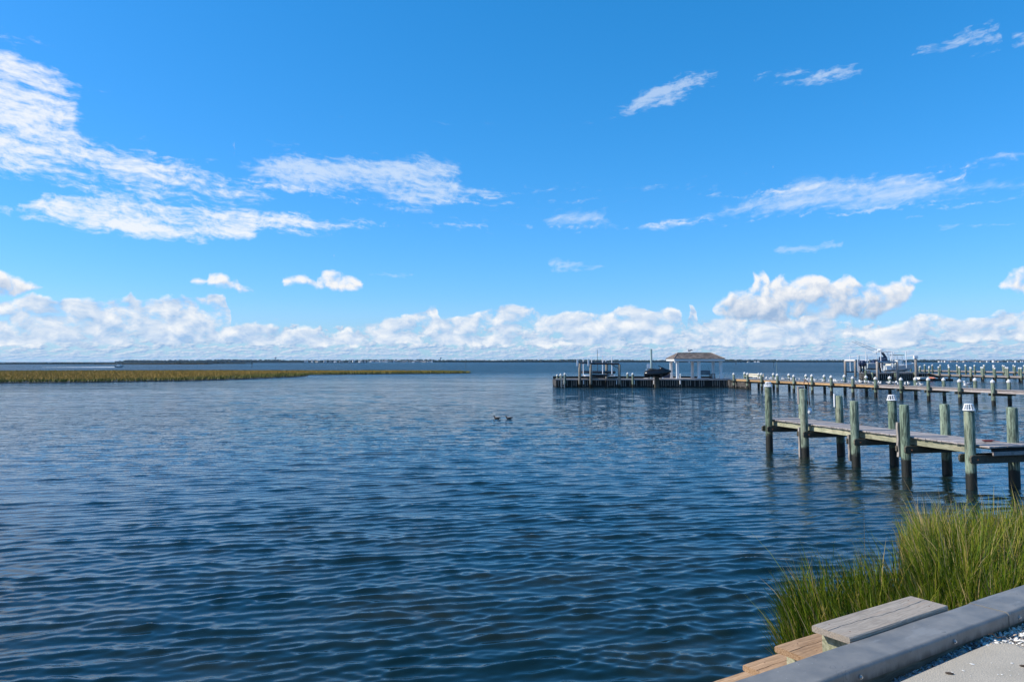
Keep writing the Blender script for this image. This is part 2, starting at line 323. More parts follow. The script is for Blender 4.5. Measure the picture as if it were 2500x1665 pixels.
# roof shingle colour (each course is geometry)
m, b, p, o = mat('shingle')
t = b.new('ShaderNodeTexCoord').outputs['Object']
oi = b.new('ShaderNodeObjectInfo').outputs['Random']
v = b.voro(b.mapping(t, sc=(3.6, 6, 6)), 1.0, 'F1', out=1)
n = b.noise(t, 9, 5, 0.7)
c = b.mix(b.xyz(v)[0], (0.13, 0.10, 0.085), (0.29, 0.235, 0.20))
c = b.mix(b.mr(n, 0.52, 0.66, 0, 0.8), c, (0.26, 0.22, 0.19))
b.put(p.inputs['Base Color'], c); p.inputs['Roughness'].default_value = 0.95
b.put(p.inputs['Normal'], b.bump(n, 0.5, 0.01))

# grass blades: colour from a per-blade attribute
def grass_mat(name, stops, trans=0.22):
    m, b, p, o = mat(name)
    a = b.new('ShaderNodeAttribute'); a.attribute_name = 'tint'
    r, g_, _b = b.xyz(a.outputs['Color'])       # r: random, g: height along the blade
    gp = b.new('ShaderNodeNewGeometry').outputs['Position']
    c = b.ramp(r, stops)
    c = b.mix(b.mr(g_, 0.0, 0.5, 0.75, 0.0), c, (0.045, 0.035, 0.016))     # darker brown towards the foot of each blade
    b.put(p.inputs['Base Color'], c); p.inputs['Roughness'].default_value = 0.6; p.inputs['Specular IOR Level'].default_value = 0.2
    tr = b.new('ShaderNodeBsdfTranslucent'); b.put(tr.inputs[0], c)
    mx = b.new('ShaderNodeMixShader'); mx.inputs[0].default_value = trans
    b.l.new(p.outputs[0], mx.inputs[1]); b.l.new(tr.outputs[0], mx.inputs[2]); b.l.new(mx.outputs[0], o.inputs[0])
grass_mat('cordgrass', [(0.0, (0.012, 0.04, 0.003)), (0.35, (0.06, 0.115, 0.005)), (0.68, (0.19, 0.235, 0.012)), (0.86, (0.28, 0.23, 0.04)), (1.0, (0.42, 0.32, 0.15))])
grass_mat('seed_stalk', [(0.0, (0.22, 0.17, 0.09)), (1.0, (0.42, 0.34, 0.21))])
m, b, p, o = mat('marsh_grass')
a = b.new('ShaderNodeAttribute'); a.attribute_name = 'tint'
r, g_, e_ = b.xyz(a.outputs['Color'])
gp = b.new('ShaderNodeNewGeometry').outputs['Position']
pn = b.noise(b.mapping(gp, sc=(0.035, 0.05, 1)), 1.0, 4, 0.6)
gold = b.mix(r, (0.34, 0.19, 0.020), (0.41, 0.25, 0.034)); green = b.mix(r, (0.10, 0.105, 0.010), (0.18, 0.17, 0.018))
f = b.mr(b.m('ADD', e_, b.m('MULTIPLY', b.m('SUBTRACT', pn, 0.5), 0.7)), 0.02, 0.55)
c = b.mix(f, green, gold); c = b.mix(b.mr(g_, 0.0, 0.45, 0.7, 0.0), c, (0.05, 0.042, 0.014))
b.put(p.inputs['Base Color'], c); p.inputs['Roughness'].default_value = 0.8

# water
m, b, p, o = mat('bay_water')
gp = b.new('ShaderNodeNewGeometry').outputs['Position']
dist = b.vm('LENGTH', gp)
s1 = b.noise(b.mapping(gp, rot=(0, 0, R(-8)), sc=(0.7, 1.9, 1)), 4.0, 5, 0.6)
s2 = b.noise(b.mapping(gp, rot=(0, 0, R(12)), sc=(0.8, 2.6, 1)), 1.0, 4, 0.6)
s2b = b.noise(b.mapping(gp, rot=(0, 0, R(-7)), sc=(0.22, 0.85, 1)), 1.0, 4, 0.6)
s3 = b.noise(b.mapping(gp, rot=(0, 0, R(-4)), sc=(0.04, 0.22, 1)), 1.0, 5, 0.6)
near = b.mr(dist, 6, 40, 0.07, 0.5); far = b.mr(dist, 25, 150, 0.0, 1.0)
nrm = b.bump(s1, near, 0.05)
nrm = b.bump(s2, b.mr(dist, 12, 50, 0.0, 0.9), 0.30, nrm)
nrm = b.bump(s2b, b.mr(dist, 35, 130, 0.0, 0.9), 0.8, nrm)
nrm = b.bump(s3, b.mr(dist, 90, 300, 0.0, 0.8), 3.0, nrm)
t1 = b.noise(b.mapping(gp, rot=(0, 0, R(8)), sc=(0.9, 2.2, 1)), 1.0, 3, 0.6, out=1)
t2 = b.noise(b.mapping(gp, rot=(0, 0, R(-5)), sc=(0.12, 0.5, 1)), 1.0, 4, 0.6, out=1)
t3 = b.noise(b.mapping(gp, rot=(0, 0, R(3)), sc=(0.02, 0.10, 1)), 1.0, 4, 0.6, out=1)
tl = b.vm('ADD', b.vm('ADD', b.vm('SUBTRACT', t1, (0.5, 0.5, 0.5)), b.vm('SUBTRACT', t2, (0.5, 0.5, 0.5))), b.vm('MULTIPLY', b.vm('SUBTRACT', t3, (0.5, 0.5, 0.5)), (0.7, 0.7, 0)))
tl = b.vm('SCALE', b.vm('MULTIPLY', tl, (0.5, 1.25, 0)), sc=b.mr(dist, 18, 130, 0.0, 1.0))
nrm = b.vm('NORMALIZE', b.vm('ADD', nrm, tl))
b.put(p.inputs['Normal'], nrm)
mud = b.noise(b.mapping(gp, sc=(0.5, 0.9, 1)), 0.8, 4, 0.6)
c = b.mix(b.mr(mud, 0.4, 0.7), (0.004, 0.015, 0.017), (0.013, 0.019, 0.013))
b.put(p.inputs['Base Color'], c); p.inputs['IOR'].default_value = 1.333
b.put(p.inputs['Roughness'], b.mr(dist, 15, 260, 0.0, 0.31))

# ------------------------------------------------------------------ mesh builder
def frame_from(d, up=(0, 0, 1)):
    d = Vector(d).normalized(); u = Vector(up)
    if abs(d.dot(u)) > 0.98: u = Vector((0, 1, 0))
    s = d.cross(u).normalized(); return d, s, s.cross(d)
class MB:
    def __init__(s): s.v = []; s.f = []; s.mi = []; s.cur = 0; s.smooth = []; s.sm = False
    def add(s, vs, fs):
        k = len(s.v); s.v += [tuple(q) for q in vs]
        for q in fs: s.f.append(tuple(i + k for i in q)); s.mi.append(s.cur); s.smooth.append(s.sm)
        return s
    def box(s, x0, x1, y0, y1, z0, z1, bev=0.0):
        if bev:
            vs = []
            for z, i in ((z0, bev), (z0 + bev, 0), (z1 - bev, 0), (z1, bev)):
                vs += [(x0 + i, y0 + i, z), (x1 - i, y0 + i, z), (x1 - i, y1 - i, z), (x0 + i, y1 - i, z)]
            fs = [(3, 2, 1, 0), (12, 13, 14, 15)]
            for r in range(3):
                for k in range(4): fs.append((r * 4 + k, r * 4 + (k + 1) % 4, r * 4 + 4 + (k + 1) % 4, r * 4 + 4 + k))
            return s.add(vs, fs)
        return s.add([(x0, y0, z0), (x1, y0, z0), (x1, y1, z0), (x0, y1, z0), (x0, y0, z1), (x1, y0, z1), (x1, y1, z1), (x0, y1, z1)],
                     [(3, 2, 1, 0), (4, 5, 6, 7), (0, 1, 5, 4), (1, 2, 6, 5), (2, 3, 7, 6), (3, 0, 4, 7)])
    def tube(s, pts, rad, n=8, cap=True):
        pts = [Vector(p) for p in pts]; rad = rad if isinstance(rad, (list, tuple)) else [rad] * len(pts)
        vs = []
        for i, p in enumerate(pts):
            d = (pts[min(i + 1, len(pts) - 1)] - pts[max(i - 1, 0)])
            _, a, c = frame_from(d)
            for k in range(n):
                t = 2 * math.pi * k / n; vs.append(p + (a * math.cos(t) + c * math.sin(t)) * rad[i])
        fs = []
        for i in range(len(pts) - 1):
            for k in range(n):
                k2 = (k + 1) % n; fs.append((i * n + k, i * n + k2, (i + 1) * n + k2, (i + 1) * n + k))
        if cap: fs.append(tuple(range(n - 1, -1, -1))); fs.append(tuple((len(pts) - 1) * n + k for k in range(n)))
        return s.add(vs, fs)
    def loft(s, rings, cap=True, closed=True):
        n = len(rings[0]); vs = [q for r in rings for q in r]; fs = []
        for i in range(len(rings) - 1):
            for k in range(n if closed else n - 1):
                k2 = (k + 1) % n; fs.append((i * n + k, i * n + k2, (i + 1) * n + k2, (i + 1) * n + k))
        if cap: fs.append(tuple(range(n - 1, -1, -1))); fs.append(tuple((len(rings) - 1) * n + k for k in range(n)))
        return s.add(vs, fs)
    def ell(s, c, r, n=8, m_=6, rot=None):
        rings = []; c = Vector(c)
        for i in range(m_ + 1):
            t = math.pi * (0.04 + 0.92 * i / m_); ring = []
            for k in range(n):
                a = 2 * math.pi * k / n
                q = Vector((-math.cos(t) * r[0], math.sin(t) * math.cos(a) * r[1], math.sin(t) * math.sin(a) * r[2]))
                if rot: q = rot @ q
                ring.append(c + q)
            rings.append(ring)
        return s.loft(rings)
    def mesh(s, name, mats):
        me = bpy.data.meshes.new(name); me.from_pydata(s.v, [], s.f)
        for q in (mats if isinstance(mats, (list, tuple)) else [mats]): me.materials.append(MATS[q])
        me.polygons.foreach_set('material_index', s.mi); me.polygons.foreach_set('use_smooth', s.smooth); me.update()
        return me
    def build(s, name, mats, parent=None, loc=(0, 0, 0), rot=(0, 0, 0)):
        return link(name, s.mesh(name, mats), parent, loc, rot)
def link(name, me, parent=None, loc=(0, 0, 0), rot=(0, 0, 0)):
    o = bpy.data.objects.new(name, me); C.objects.link(o); o.location = loc; o.rotation_euler = rot
    if parent: o.parent = parent
    return o
def tag(o, label=None, cat=None, group=None, kind=None):
    for k, v in (('label', label), ('category', cat), ('group', group), ('kind', kind)):
        if v: o[k] = v
    return o
def thing(name, label, cat, loc=(0, 0, 0), rz=0.0, group=None):
    return tag(link(name, None, None, loc, (0, 0, rz)), label, cat, group)
def copy_tree(o, parent=None):
    c = o.copy(); C.objects.link(c); c.parent = parent
    for ch in [q for q in bpy.data.objects if q.parent == o]: copy_tree(ch, c)
    return c

# ------------------------------------------------------------------ water surface: real waves near the shore, flat beyond
def build_water():
    r0, ratio, NR = 4.6, 1.0036, 930
    NA = 900; ang = np.radians(np.linspace(-54, 54, NA))
    rr = r0 * ratio ** np.arange(NR); RMAX = rr[-1]
    A, Rr = np.meshgrid(ang, rr); X = Rr * np.sin(A); Y = Rr * np.cos(A); Z = np.zeros_like(X)
    sp = np.maximum(Rr * (ratio - 1), Rr * (ang[1] - ang[0]))
    N = 190
    for i in range(N):
        lam = math.exp(rng.uniform(math.log(0.075), math.log(1.9)))
        th = R(99) + rng.normal(0, R(14 if lam > 0.22 else 24)) + (R(7) if lam < 0.6 else R(-9))
        pk = math.exp(-((math.log(lam / 0.205)) / 0.80) ** 2)
        slope = 0.0155 * (0.22 + pk)
        k = 2 * math.pi / lam; amp = slope / k * math.sqrt(2)
        ph = rng.uniform(0, 2 * math.pi)
        att = np.clip((lam / sp - 2.4) / 2.0, 0, 1)
        Z += amp * att * np.sin(k * (X * math.cos(th) + Y * math.sin(th)) + ph)
    s = np.std(Z[:300]); Z = Z + 0.9 * (Z * Z) / (s * 6) - 0.9 * s / 6      # slightly peaked crests
    gx = np.sin(X * 0.11 + 1.3) * np.sin(Y * 0.083 + X * 0.05) * 0.22 + 1.0
    edge = np.clip((RMAX * 0.97 - Rr) / (RMAX * 0.3), 0, 1) * np.clip((R(53.5) - np.abs(A)) / R(2), 0, 1)
    Z *= edge * gx
    Z[0, :] = 0; Z[-1, :] = 0; Z[:, 0] = 0; Z[:, -1] = 0
    co = np.stack([X, Y, Z], -1).reshape(-1, 3)
    i, j = np.meshgrid(np.arange(NR - 1), np.arange(NA - 1), indexing='ij'); a = (i * NA + j).ravel()
    q = np.stack([a, a + NA, a + NA + 1, a + 1], -1)
    n0 = len(co)
    # rest of the bay as flat quads: remaining ring sectors and the disc out past the horizon
    ex = []; fs = []
    def V(x, y): ex.append((x, y, 0.0)); return n0 + len(ex) - 1
    radii = [0.0, r0, RMAX, 400, 1200, 3500, 9000]
    angs = [R(-54) + R(3) * t for t in range(120)]
    ex2 = {}
    def gv(ri, ai):
        ai %= 120
        r = radii[ri]; key = (ri, ai if ri else 0)
        if key not in ex2: ex2[key] = V(r * math.sin(angs[ai]), r * math.cos(angs[ai]))
        return ex2[key]
    for ri in range(6):
        for ai in range(120):
            if ri == 1 and ai < 36: continue
            if ri == 0: fs.append((gv(0, 0), gv(1, ai), gv(1, ai + 1)))
            else: fs.append((gv(ri, ai), gv(ri + 1, ai), gv(ri + 1, ai + 1), gv(ri, ai + 1)))
    co = np.concatenate([co, np.array(ex)])
    tri = [f for f in fs if len(f) == 3]; qd = [f for f in fs if len(f) == 4]
    allq = np.concatenate([q, np.array(qd)]); T = np.array(tri)
    me = bpy.data.meshes.new('water'); me.vertices.add(len(co)); me.vertices.foreach_set('co', co.ravel())
    loops = np.concatenate([allq.ravel(), T.ravel()]); me.loops.add(len(loops)); me.loops.foreach_set('vertex_index', loops)
    nq = len(allq); me.polygons.add(nq + len(T))
    st = np.concatenate([np.arange(nq) * 4, nq * 4 + np.arange(len(T)) * 3]); tot = np.concatenate([np.full(nq, 4), np.full(len(T), 3)])
    me.polygons.foreach_set('loop_start', st); me.polygons.foreach_set('loop_total', tot)
    me.polygons.foreach_set('use_smooth', np.ones(len(st), bool)); me.update(calc_edges=True); me.validate()
    nz = np.zeros(len(me.polygons) * 3); me.polygons.foreach_get('normal', nz)
    if nz[2::3].mean() < 0: me.flip_normals()
    me.materials.append(MATS['bay_water'])
    tag(link('water', me), kind='structure')
build_water()

# ------------------------------------------------------------------ blades helper (numpy): curved tapered blades in one mesh
def blades(name, bases, heights, widths, lean, tint, extra=None, segs=3, material='cordgrass', parent=None, curl=None):
    n = len(bases); bases = np.asarray(bases, float)
    yaw = rng.uniform(0, 2 * math.pi, n); lean = np.asarray(lean)        # lean: (n,2) horizontal drift at the tip per metre height
    wv = np.stack([np.cos(yaw), np.sin(yaw)], -1)
    cols = []; pts = []
    for k in range(segs + 1):
        t = k / segs; c = bases.copy()
        c[:, :2] += lean * (heights * t ** 2)[:, None]; c[:, 2] += heights * (t - 0.12 * t * t)
        if k < segs:
            w = widths * (1 - t) ** 0.6 * 0.5
            a = c.copy(); a[:, :2] -= wv * w[:, None]; d = c.copy(); d[:, :2] += wv * w[:, None]; pts += [a, d]
            cols += [t, t]
        else: pts.append(c); cols.append(1.0)
    K = len(pts); co = np.stack(pts, 1).reshape(-1, 3)
    base = (np.arange(n) * K)[:, None]
    quads = np.concatenate([base + np.array([2 * k, 2 * k + 1, 2 * k + 3, 2 * k + 2]) for k in range(segs - 1)]) if segs > 1 else np.zeros((0, 4), int)
    tris = base + np.array([2 * segs - 2, 2 * segs - 1, 2 * segs])
    me = bpy.data.meshes.new(name); me.vertices.add(len(co)); me.vertices.foreach_set('co', co.ravel())
    loops = np.concatenate([quads.ravel(), tris.ravel()]).astype(int); me.loops.add(len(loops)); me.loops.foreach_set('vertex_index', loops)
    nq, nt = len(quads), len(tris); me.polygons.add(nq + nt)
    me.polygons.foreach_set('loop_start', np.concatenate([np.arange(nq) * 4, nq * 4 + np.arange(nt) * 3]))
    me.polygons.foreach_set('loop_total', np.concatenate([np.full(nq, 4), np.full(nt, 3)])); me.update(calc_edges=True)
    at_ = me.color_attributes.new('tint', 'FLOAT_COLOR', 'POINT')
    data = np.zeros((n, K, 4)); data[..., 0] = np.asarray(tint)[:, None]; data[..., 1] = np.array(cols)[None]; data[..., 2] = (0 if extra is None else np.asarray(extra)[:, None]); data[..., 3] = 1
    at_.data.foreach_set('color', data.ravel()); me.materials.append(MATS[material])
    return link(name, me, parent)
def inside(px, py, poly):
    res = np.zeros(len(px), bool); j = len(poly) - 1
    for i in range(len(poly)):
        xi, yi = poly[i]; xj, yj = poly[j]
        c = ((yi > py) != (yj > py)) & (px < (xj - xi) * (py - yi) / (yj - yi + 1e-12) + xi); res ^= c; j = i
    return res
def scatter(poly, n):
    P_ = np.array(poly); lo = P_.min(0); hi = P_.max(0); out = np.zeros((0, 2))
    while len(out) < n:
        q = rng.uniform(lo, hi, (n * 2, 2)); out = np.concatenate([out, q[inside(q[:, 0], q[:, 1], poly)]])
    return out[:n]
def seg_dist(q, poly):
    best = np.full(len(q), 1e9)
    for i in range(len(poly)):
        a = np.array(poly[i]); c = np.array(poly[(i + 1) % len(poly)]); d = c - a
        t = np.clip(((q - a) @ d) / (d @ d), 0, 1); best = np.minimum(best, np.hypot(*(q - a - t[:, None] * d).T))
    return best
def prism(poly, z0, z1, name, material, jitter=0.0):
    mb = MB(); n = len(poly)
    mb.add([(x, y, z0) for x, y in poly] + [(x, y, z1) for x, y in poly], [tuple(range(n, 2 * n)), tuple(range(n - 1, -1, -1))] + [(k, (k + 1) % n, n + (k + 1) % n, n + k) for k in range(n)])
    return mb.build(name, material)
def wavy(poly, amp, step, seed):
    rr = random.Random(seed); out = []
    for i in range(len(poly)):
        a = Vector(poly[i]); c = Vector(poly[(i + 1) % len(poly)]); L = (c - a).length; k = max(1, int(L / step))
        nrm = Vector((-(c - a).y, (c - a).x)).normalized()
        for t in range(k): q = a.lerp(c, t / k) + nrm * (rr.uniform(-amp, amp) if t else 0); out.append((q.x, q.y))
    return out

# ------------------------------------------------------------------ far shore
def woods_strip(name, y_, x0, x1, n, hmin, hmax, wid, depth, material='woods'):
    rr = random.Random(int(y_)); mb = MB(); ph = rr.uniform(0, 9)
    mb.box(x0, x1, y_, y_ + depth, -0.5, hmin * 0.55)
    for i in range(n):
        x = rr.uniform(x0, x1); y = y_ + rr.uniform(0, depth * 0.8)
        e = min(1.0, (x - x0) / (wid * 6) + 0.25, (x1 - x) / (wid * 6) + 0.25)
        h = (hmin + (hmax - hmin) * (0.5 + 0.35 * math.sin(x / (wid * 13) + ph) + 0.15 * math.sin(x / (wid * 4)))) * rr.uniform(0.75, 1.1) * e
        w = wid * rr.uniform(0.6, 1.4); vs = []
        for z, s in ((0, 0.8), (h * 0.55, 1.0), (h * 0.85, 0.62)):
            for k in range(6):
                t = k * math.pi / 3 + rr.random(); vs.append((x + math.cos(k * math.pi / 3) * w * s * rr.uniform(.8, 1.15), y + math.sin(k * math.pi / 3) * w * s, z))
        vs.append((x, y, h)); fs = []
        for r in range(2):
            for k in range(6): fs.append((r * 6 + k, r * 6 + (k + 1) % 6, r * 6 + 6 + (k + 1) % 6, r * 6 + 6 + k))
        for k in range(6): fs.append((12 + k, 12 + (k + 1) % 6, 18))
        mb.add(vs, fs)
    return mb.build(name, material)
far = tag(woods_strip('far_woods', 3000, -1565, 2800, 2000, 9.0, 12.5, 8, 160), kind='stuff')
far['label'] = 'long dark tree line on the far side of the bay'; far['category'] = 'woods'
# the woods at left start behind the low islands
tag(prism(wavy([(-1560, 2960), (2900, 2960), (2900, 3300), (-1560, 3300)], 14, 60, 3), -1, 0.9, 'far_shore_ground', 'woods'), kind='structure')
tag(prism(wavy([(-1010, 1750), (-380, 1800), (-360, 1900), (-1010, 1900)], 6, 40, 5), -1, 0.8, 'brown_marsh_bank', 'far_marsh'), kind='structure')
isl = tag(woods_strip('low_island_scrub', 900, -640, -470, 300, 1.2, 2.1, 2.2, 26), 'low dark scrub on the island at the far left', 'scrub', kind='stuff')
isl2 = tag(woods_strip('low_island_scrub', 1050, -640, -370, 320, 1.3, 2.2, 2.4, 30), 'low dark scrub behind the passing motorboat', 'scrub', kind='stuff')
isl3 = tag(woods_strip('low_island_scrub', 820, -450, -330, 200, 0.6, 1.0, 2.0, 20, 'far_marsh'), 'low brown marsh tongue beyond the motorboat', 'scrub', kind='stuff')

def house_mesh(w, d, h, rf):
    mb = MB(); mb.box(-w / 2, w / 2, -d / 2, d / 2, -1, h)
    mb.cur = 1; e = 0.6
    mb.add([(-w / 2 - e, -d / 2 - e, h), (w / 2 + e, -d / 2 - e, h), (w / 2 + e, d / 2 + e, h), (-w / 2 - e, d / 2 + e, h), (-w / 2 * 0.5, 0, h + rf), (w / 2 * 0.5, 0, h + rf)],
           [(0, 1, 5, 4), (1, 2, 5), (2, 3, 4, 5), (3, 0, 4), (3, 2, 1, 0)])
    mb.cur = 2
    for k in range(3):
        x = -w / 2 + w * (k + 0.5) / 3; mb.box(x - w * 0.08, x + w * 0.08, -d / 2 - 0.12, -d / 2 + 0.02, h * 0.35, h * 0.75)
    return mb
hms = [house_mesh(13, 9, 5.5, 2.5).mesh('shore_house', ['house_white', 'house_roof', 'tinted_acrylic']), house_mesh(9, 9, 7.5, 3).mesh('shore_house', ['house_white', 'house_roof', 'tinted_acrylic']),
       house_mesh(16, 9, 4.5, 2).mesh('shore_house', ['house_sand', 'house_roof', 'tinted_acrylic'])]
def shore_houses(px0, px1, n, label, group, y_=2950):
    for k in range(n):
        px = px0 + (px1 - px0) * (k + random.uniform(0.1, 0.9)) / n; x = (px - 1250) / F * y_
        o = link('shore_house', random.choice(hms), None, (x, y_ + random.uniform(-12, 18), 0.9), (0, 0, random.uniform(-0.5, 0.5))); s = random.uniform(0.55, 1.0); o.scale = (s, s, s)
        tag(o, label, 'house', group)
shore_houses(878, 1060, 30, 'tiny white house on the far shore beyond the tip of the marsh', 'white houses along the far shore beyond the marsh')
shore_houses(745, 870, 9, 'tiny pale house on the far shore above the middle of the marsh', 'pale houses on the far shore above the marsh')
shore_houses(2290, 2500, 30, 'tiny white house on the far shore behind the right-hand piers', 'white houses along the far shore at the right')
shore_houses(1820, 1860, 3, 'tiny white house on the far shore right of the pavilion', 'white houses right of the pavilion')
def water_tower(px, h, label):
    y_ = 3050; t = thing('water_tower', label, 'water tower', ((px - 1250) / F * y_, y_, 0))
    mb = MB(); mb.tube([(0, 0, 0), (0, 0, h * 0.8)], [1.4, 1.0], 8); mb.build('tower_shaft', 'pole_blue', t)
    mb = MB(); mb.sm = True; mb.ell((0, 0, h * 0.88), (4.6, 4.6, 3.2), 10, 6); mb.build('tank', 'grey_gelcoat', t)
water_tower(674, 21, 'distant water tower on the shore above the left marsh')
water_tower(1076, 20, 'distant water tower on the shore near the marsh tip')
def marker(px, py_top, py_bot, label, r=0.12, board=True):
    x, y = at(px, py_bot); t = thing('channel_marker', label, 'channel marker', (x, y, 0))
    h = 3 + (883 - py_top) / F * y
    MB().tube([(0, 0, -1), (0, 0, h)], [r, r * 0.8], 8).build('pole', 'dark_steel', t)
    if board: MB().box(-0.3, 0.3, -0.16, -0.11, h - 0.9, h - 0.2).build('sign_board', 'marker_green', t)
marker(615, 884, 899, 'thin channel marker standing beyond the wide part of the marsh')
marker(1137, 876, 899, 'thin channel marker at the tip of the marsh', 0.06, False)
marker(1797, 882, 889.5, 'dark channel marker just right of the pavilion', 0.4)
marker(1889, 882, 895, 'thin channel marker in open water right of the pavilion')

# motorboat under way, far left
def small_boat():
    x, y = at(292, 897.3); t = thing('motorboat', 'small motorboat speeding to the right ahead of its white wake', 'boat', (x, y, 0.02)); t.scale = (1.1, 1.1, 1.1)
    mb = MB(); rings = []
    for u, hb, kz, sz in ((-1.9, 0.75, 0.05, 0.62), (-0.8, 0.85, 0.0, 0.65), (0.6, 0.78, 0.05, 0.75), (1.5, 0.42, 0.3, 0.88), (2.0, 0.05, 0.7, 0.98)):
        rings.append([(u, -hb, sz), (u, -hb * 0.8, kz + 0.15), (u, 0, kz), (u, hb * 0.8, kz + 0.15), (u, hb, sz)])
    mb.loft(rings); mb.build('hull', 'grey_gelcoat', t)
    MB().box(-0.9, 0.5, -0.5, 0.5, 0.6, 1.25, 0.06).build('cabin', 'white_gelcoat', t)
    c = MB(); c.box(-1.0, 0.7, -0.62, 0.62, 1.6, 1.67)
    for a in (-0.9, 0.55):
        for d in (-0.5, 0.5): c.tube([(a, d, 0.6), (a, d, 1.62)], 0.03, 5)
    c.build('roof', 'white_gelcoat', t)
    MB().box(-2.3, -1.9, -0.16, 0.16, 0.1, 0.9, 0.04).build('outboard_motor', 'dark_steel', t)
    mb = MB(); rr = random.Random(3)
    for k in range(420):
        u = rr.random() ** 1.3; cx = x - 3 - u * 36; w = 0.5 + 1.9 * u; s = rr.uniform(0.3, 1.1) * (1 - 0.5 * u); cy = y + rr.uniform(-w, w); z = 0.06
        mb.add([(cx - s, cy - s * .4, z), (cx + s, cy - s * .3, z), (cx + s * 0.7, cy + s * .4, z), (cx - s * .8, cy + s * .4, z), (cx, cy, z + 0.22 * (1 - u) + 0.05)], [(0, 1, 4), (1, 2, 4), (2, 3, 4), (3, 0, 4)])
    tag(mb.build('wake_foam', 'foam'), 'white foam wake trailing behind the small motorboat', 'wake', kind='stuff')
small_boat()

# ------------------------------------------------------------------ marsh island at left
MARSH = [(-260, 92), (-130, 100), (-73.7, 105.5), (-61.4, 110), (-50.2, 120), (-46.5, 130), (-43.0, 147), (-42.0, 156), (-47.5, 170), (-38, 179), (-26, 187), (-13.2, 193), (-11.0, 200), (-11.8, 208), (-22, 224), (-55, 232), (-95, 240), (-140, 228), (-260, 215)]
tag(prism(wavy(MARSH, 0.8, 4, 9), -0.4, 0.10, 'marsh_ground', 'mud'), kind='structure')
N = 240000; q = scatter(MARSH, N); d = seg_dist(q, MARSH)
keep = rng.random(N) < np.where(d < 5, 1.0, np.where(q[:, 0] < -150, 0.25, 0.8)); q = q[keep]; d = d[keep]
q = q + rng.normal(0, 0.25, q.shape)
patch = np.sin(q[:, 0] * 0.16 + 2) * np.sin(q[:, 1] * 0.21 + q[:, 0] * 0.07)
hgt = np.clip(0.47 + 0.03 * patch + rng.normal(0, 0.05, len(q)) + np.where(d < 3, 0.05, 0) + np.where(q[:, 0] > -45, 0.10, 0), 0.15, 0.95)
# openings: darker lower pans where a creek cuts in
creek = np.exp(-(((q[:, 0] + 46) / 12) ** 2 + ((q[:, 1] - 172) / 5) ** 2)); hgt *= (1 - 0.55 * creek)
tag(blades('marsh_grass', np.c_[q, np.full(len(q), 0.08)], hgt, rng.uniform(0.06, 0.15, len(q)), rng.normal(0, 0.30, (len(q), 2)) + [0.12, 0], rng.random(len(q)), np.clip(d / 34, 0, 1), segs=2, material='marsh_grass'),
    'golden brown marsh grass covering the low island at left', 'marsh grass', kind='stuff')

# ------------------------------------------------------------------ pilings and piers
def piling_mesh(h, r, seed, n=14, name='piling'):
    rr = random.Random(seed); mb = MB(); mb.sm = True
    zs = [-1.2, 0.0, h * 0.35, h * 0.7, h - 0.03, h]; rings = []; ph = rr.uniform(0, 6)
    for i, z in enumerate(zs):
        s = r * (1.03 - 0.05 * z / h) * (0.88 if i == 5 else 1)
        rings.append([(math.cos(2 * math.pi * k / n) * s * (1 + 0.03 * math.sin(3 * k + ph + z)), math.sin(2 * math.pi * k / n) * s * (1 + 0.03 * math.cos(2 * k + ph)), z) for k in range(n)])
    mb.loft(rings); return mb.mesh(name, 'piling_wood')
def cone_cap(r, n=12):
    mb = MB(); mb.sm = False
    rings = [[(math.cos(2 * math.pi * k / n) * a, math.sin(2 * math.pi * k / n) * a, z) for k in range(n)] for a, z in ((r * 1.14, -0.09), (r * 1.16, 0.0), (r * 0.9, 0.05), (0.012, r * 1.15))]
    mb.loft(rings); return mb.mesh('piling_cap', 'cap_plastic')
def cage_cap(r, n=12):
    mb = MB(); h = 0.15
    def ring(a, z, t): mb.tube([(math.cos(2 * math.pi * k / 16) * a, math.sin(2 * math.pi * k / 16) * a, z) for k in range(17)], t, 5, False)
    ring(r * 1.06, 0.012, 0.016); ring(r * 0.72, h, 0.014)
    for k in range(n):
        c, s = math.cos(2 * math.pi * k / n), math.sin(2 * math.pi * k / n); mb.tube([(c * r * 1.06, s * r * 1.06, 0.0), (c * r * 0.72, s * r * 0.72, h)], 0.010, 4)
    mb.tube([(0, 0, h - 0.008), (0, 0, h + 0.012)], r * 0.70, 14)
    return mb.mesh('piling_cap', 'white_plastic')

def board(mb, *a): mb.box(*a); return mb

# near pier
th0 = math.atan2(-0.969, 0.2485)
pier = thing('timber_pier', 'nearest timber pier with green stained pilings and grey plank deck', 'pier', (8.80, 26.25, 0), th0)
NT = [0.0, 1.98, 4.32, 6.25, 8.29]; NH = [2.14, 2.14, 1.87, 1.87, 1.84]; FH = [1.98, 1.90, 1.86, 1.86, 1.89]
def fix_wet(o): return o
piles = {}
for k, t in enumerate(NT):
    for side, hh, w in (('n', NH[k], 0.0), ('f', FH[k], 1.40)):
        r = 0.118 + 0.006 * ((k * 3 + (side == 'f')) % 3)
        o = link('piling', piling_mesh(hh, r, k * 2 + (side == 'f')), pier, (t - (0.12 if side == 'f' else 0), w, 0), (R(0.6) * math.sin(k * 2.1), R(0.5) * math.cos(k * 3.7), 0.7 * k))
        piles[side, k] = (o, hh, r)
for key in (('n', 0), ('f', 2), ('n', 4)):
    o, hh, r = piles[key]; link('piling_cap', cage_cap(r), o, (0, 0, hh + 0.002)); o['label'] = 'green piling topped with a white slatted plastic cap'
# deck planks, one by one
pw = 0.128; pm = MB().box(-pw / 2 + 0.004, pw / 2 - 0.004, -0.62, 0.62, -0.038, 0, 0.004).mesh('plank', 'deck_wood')
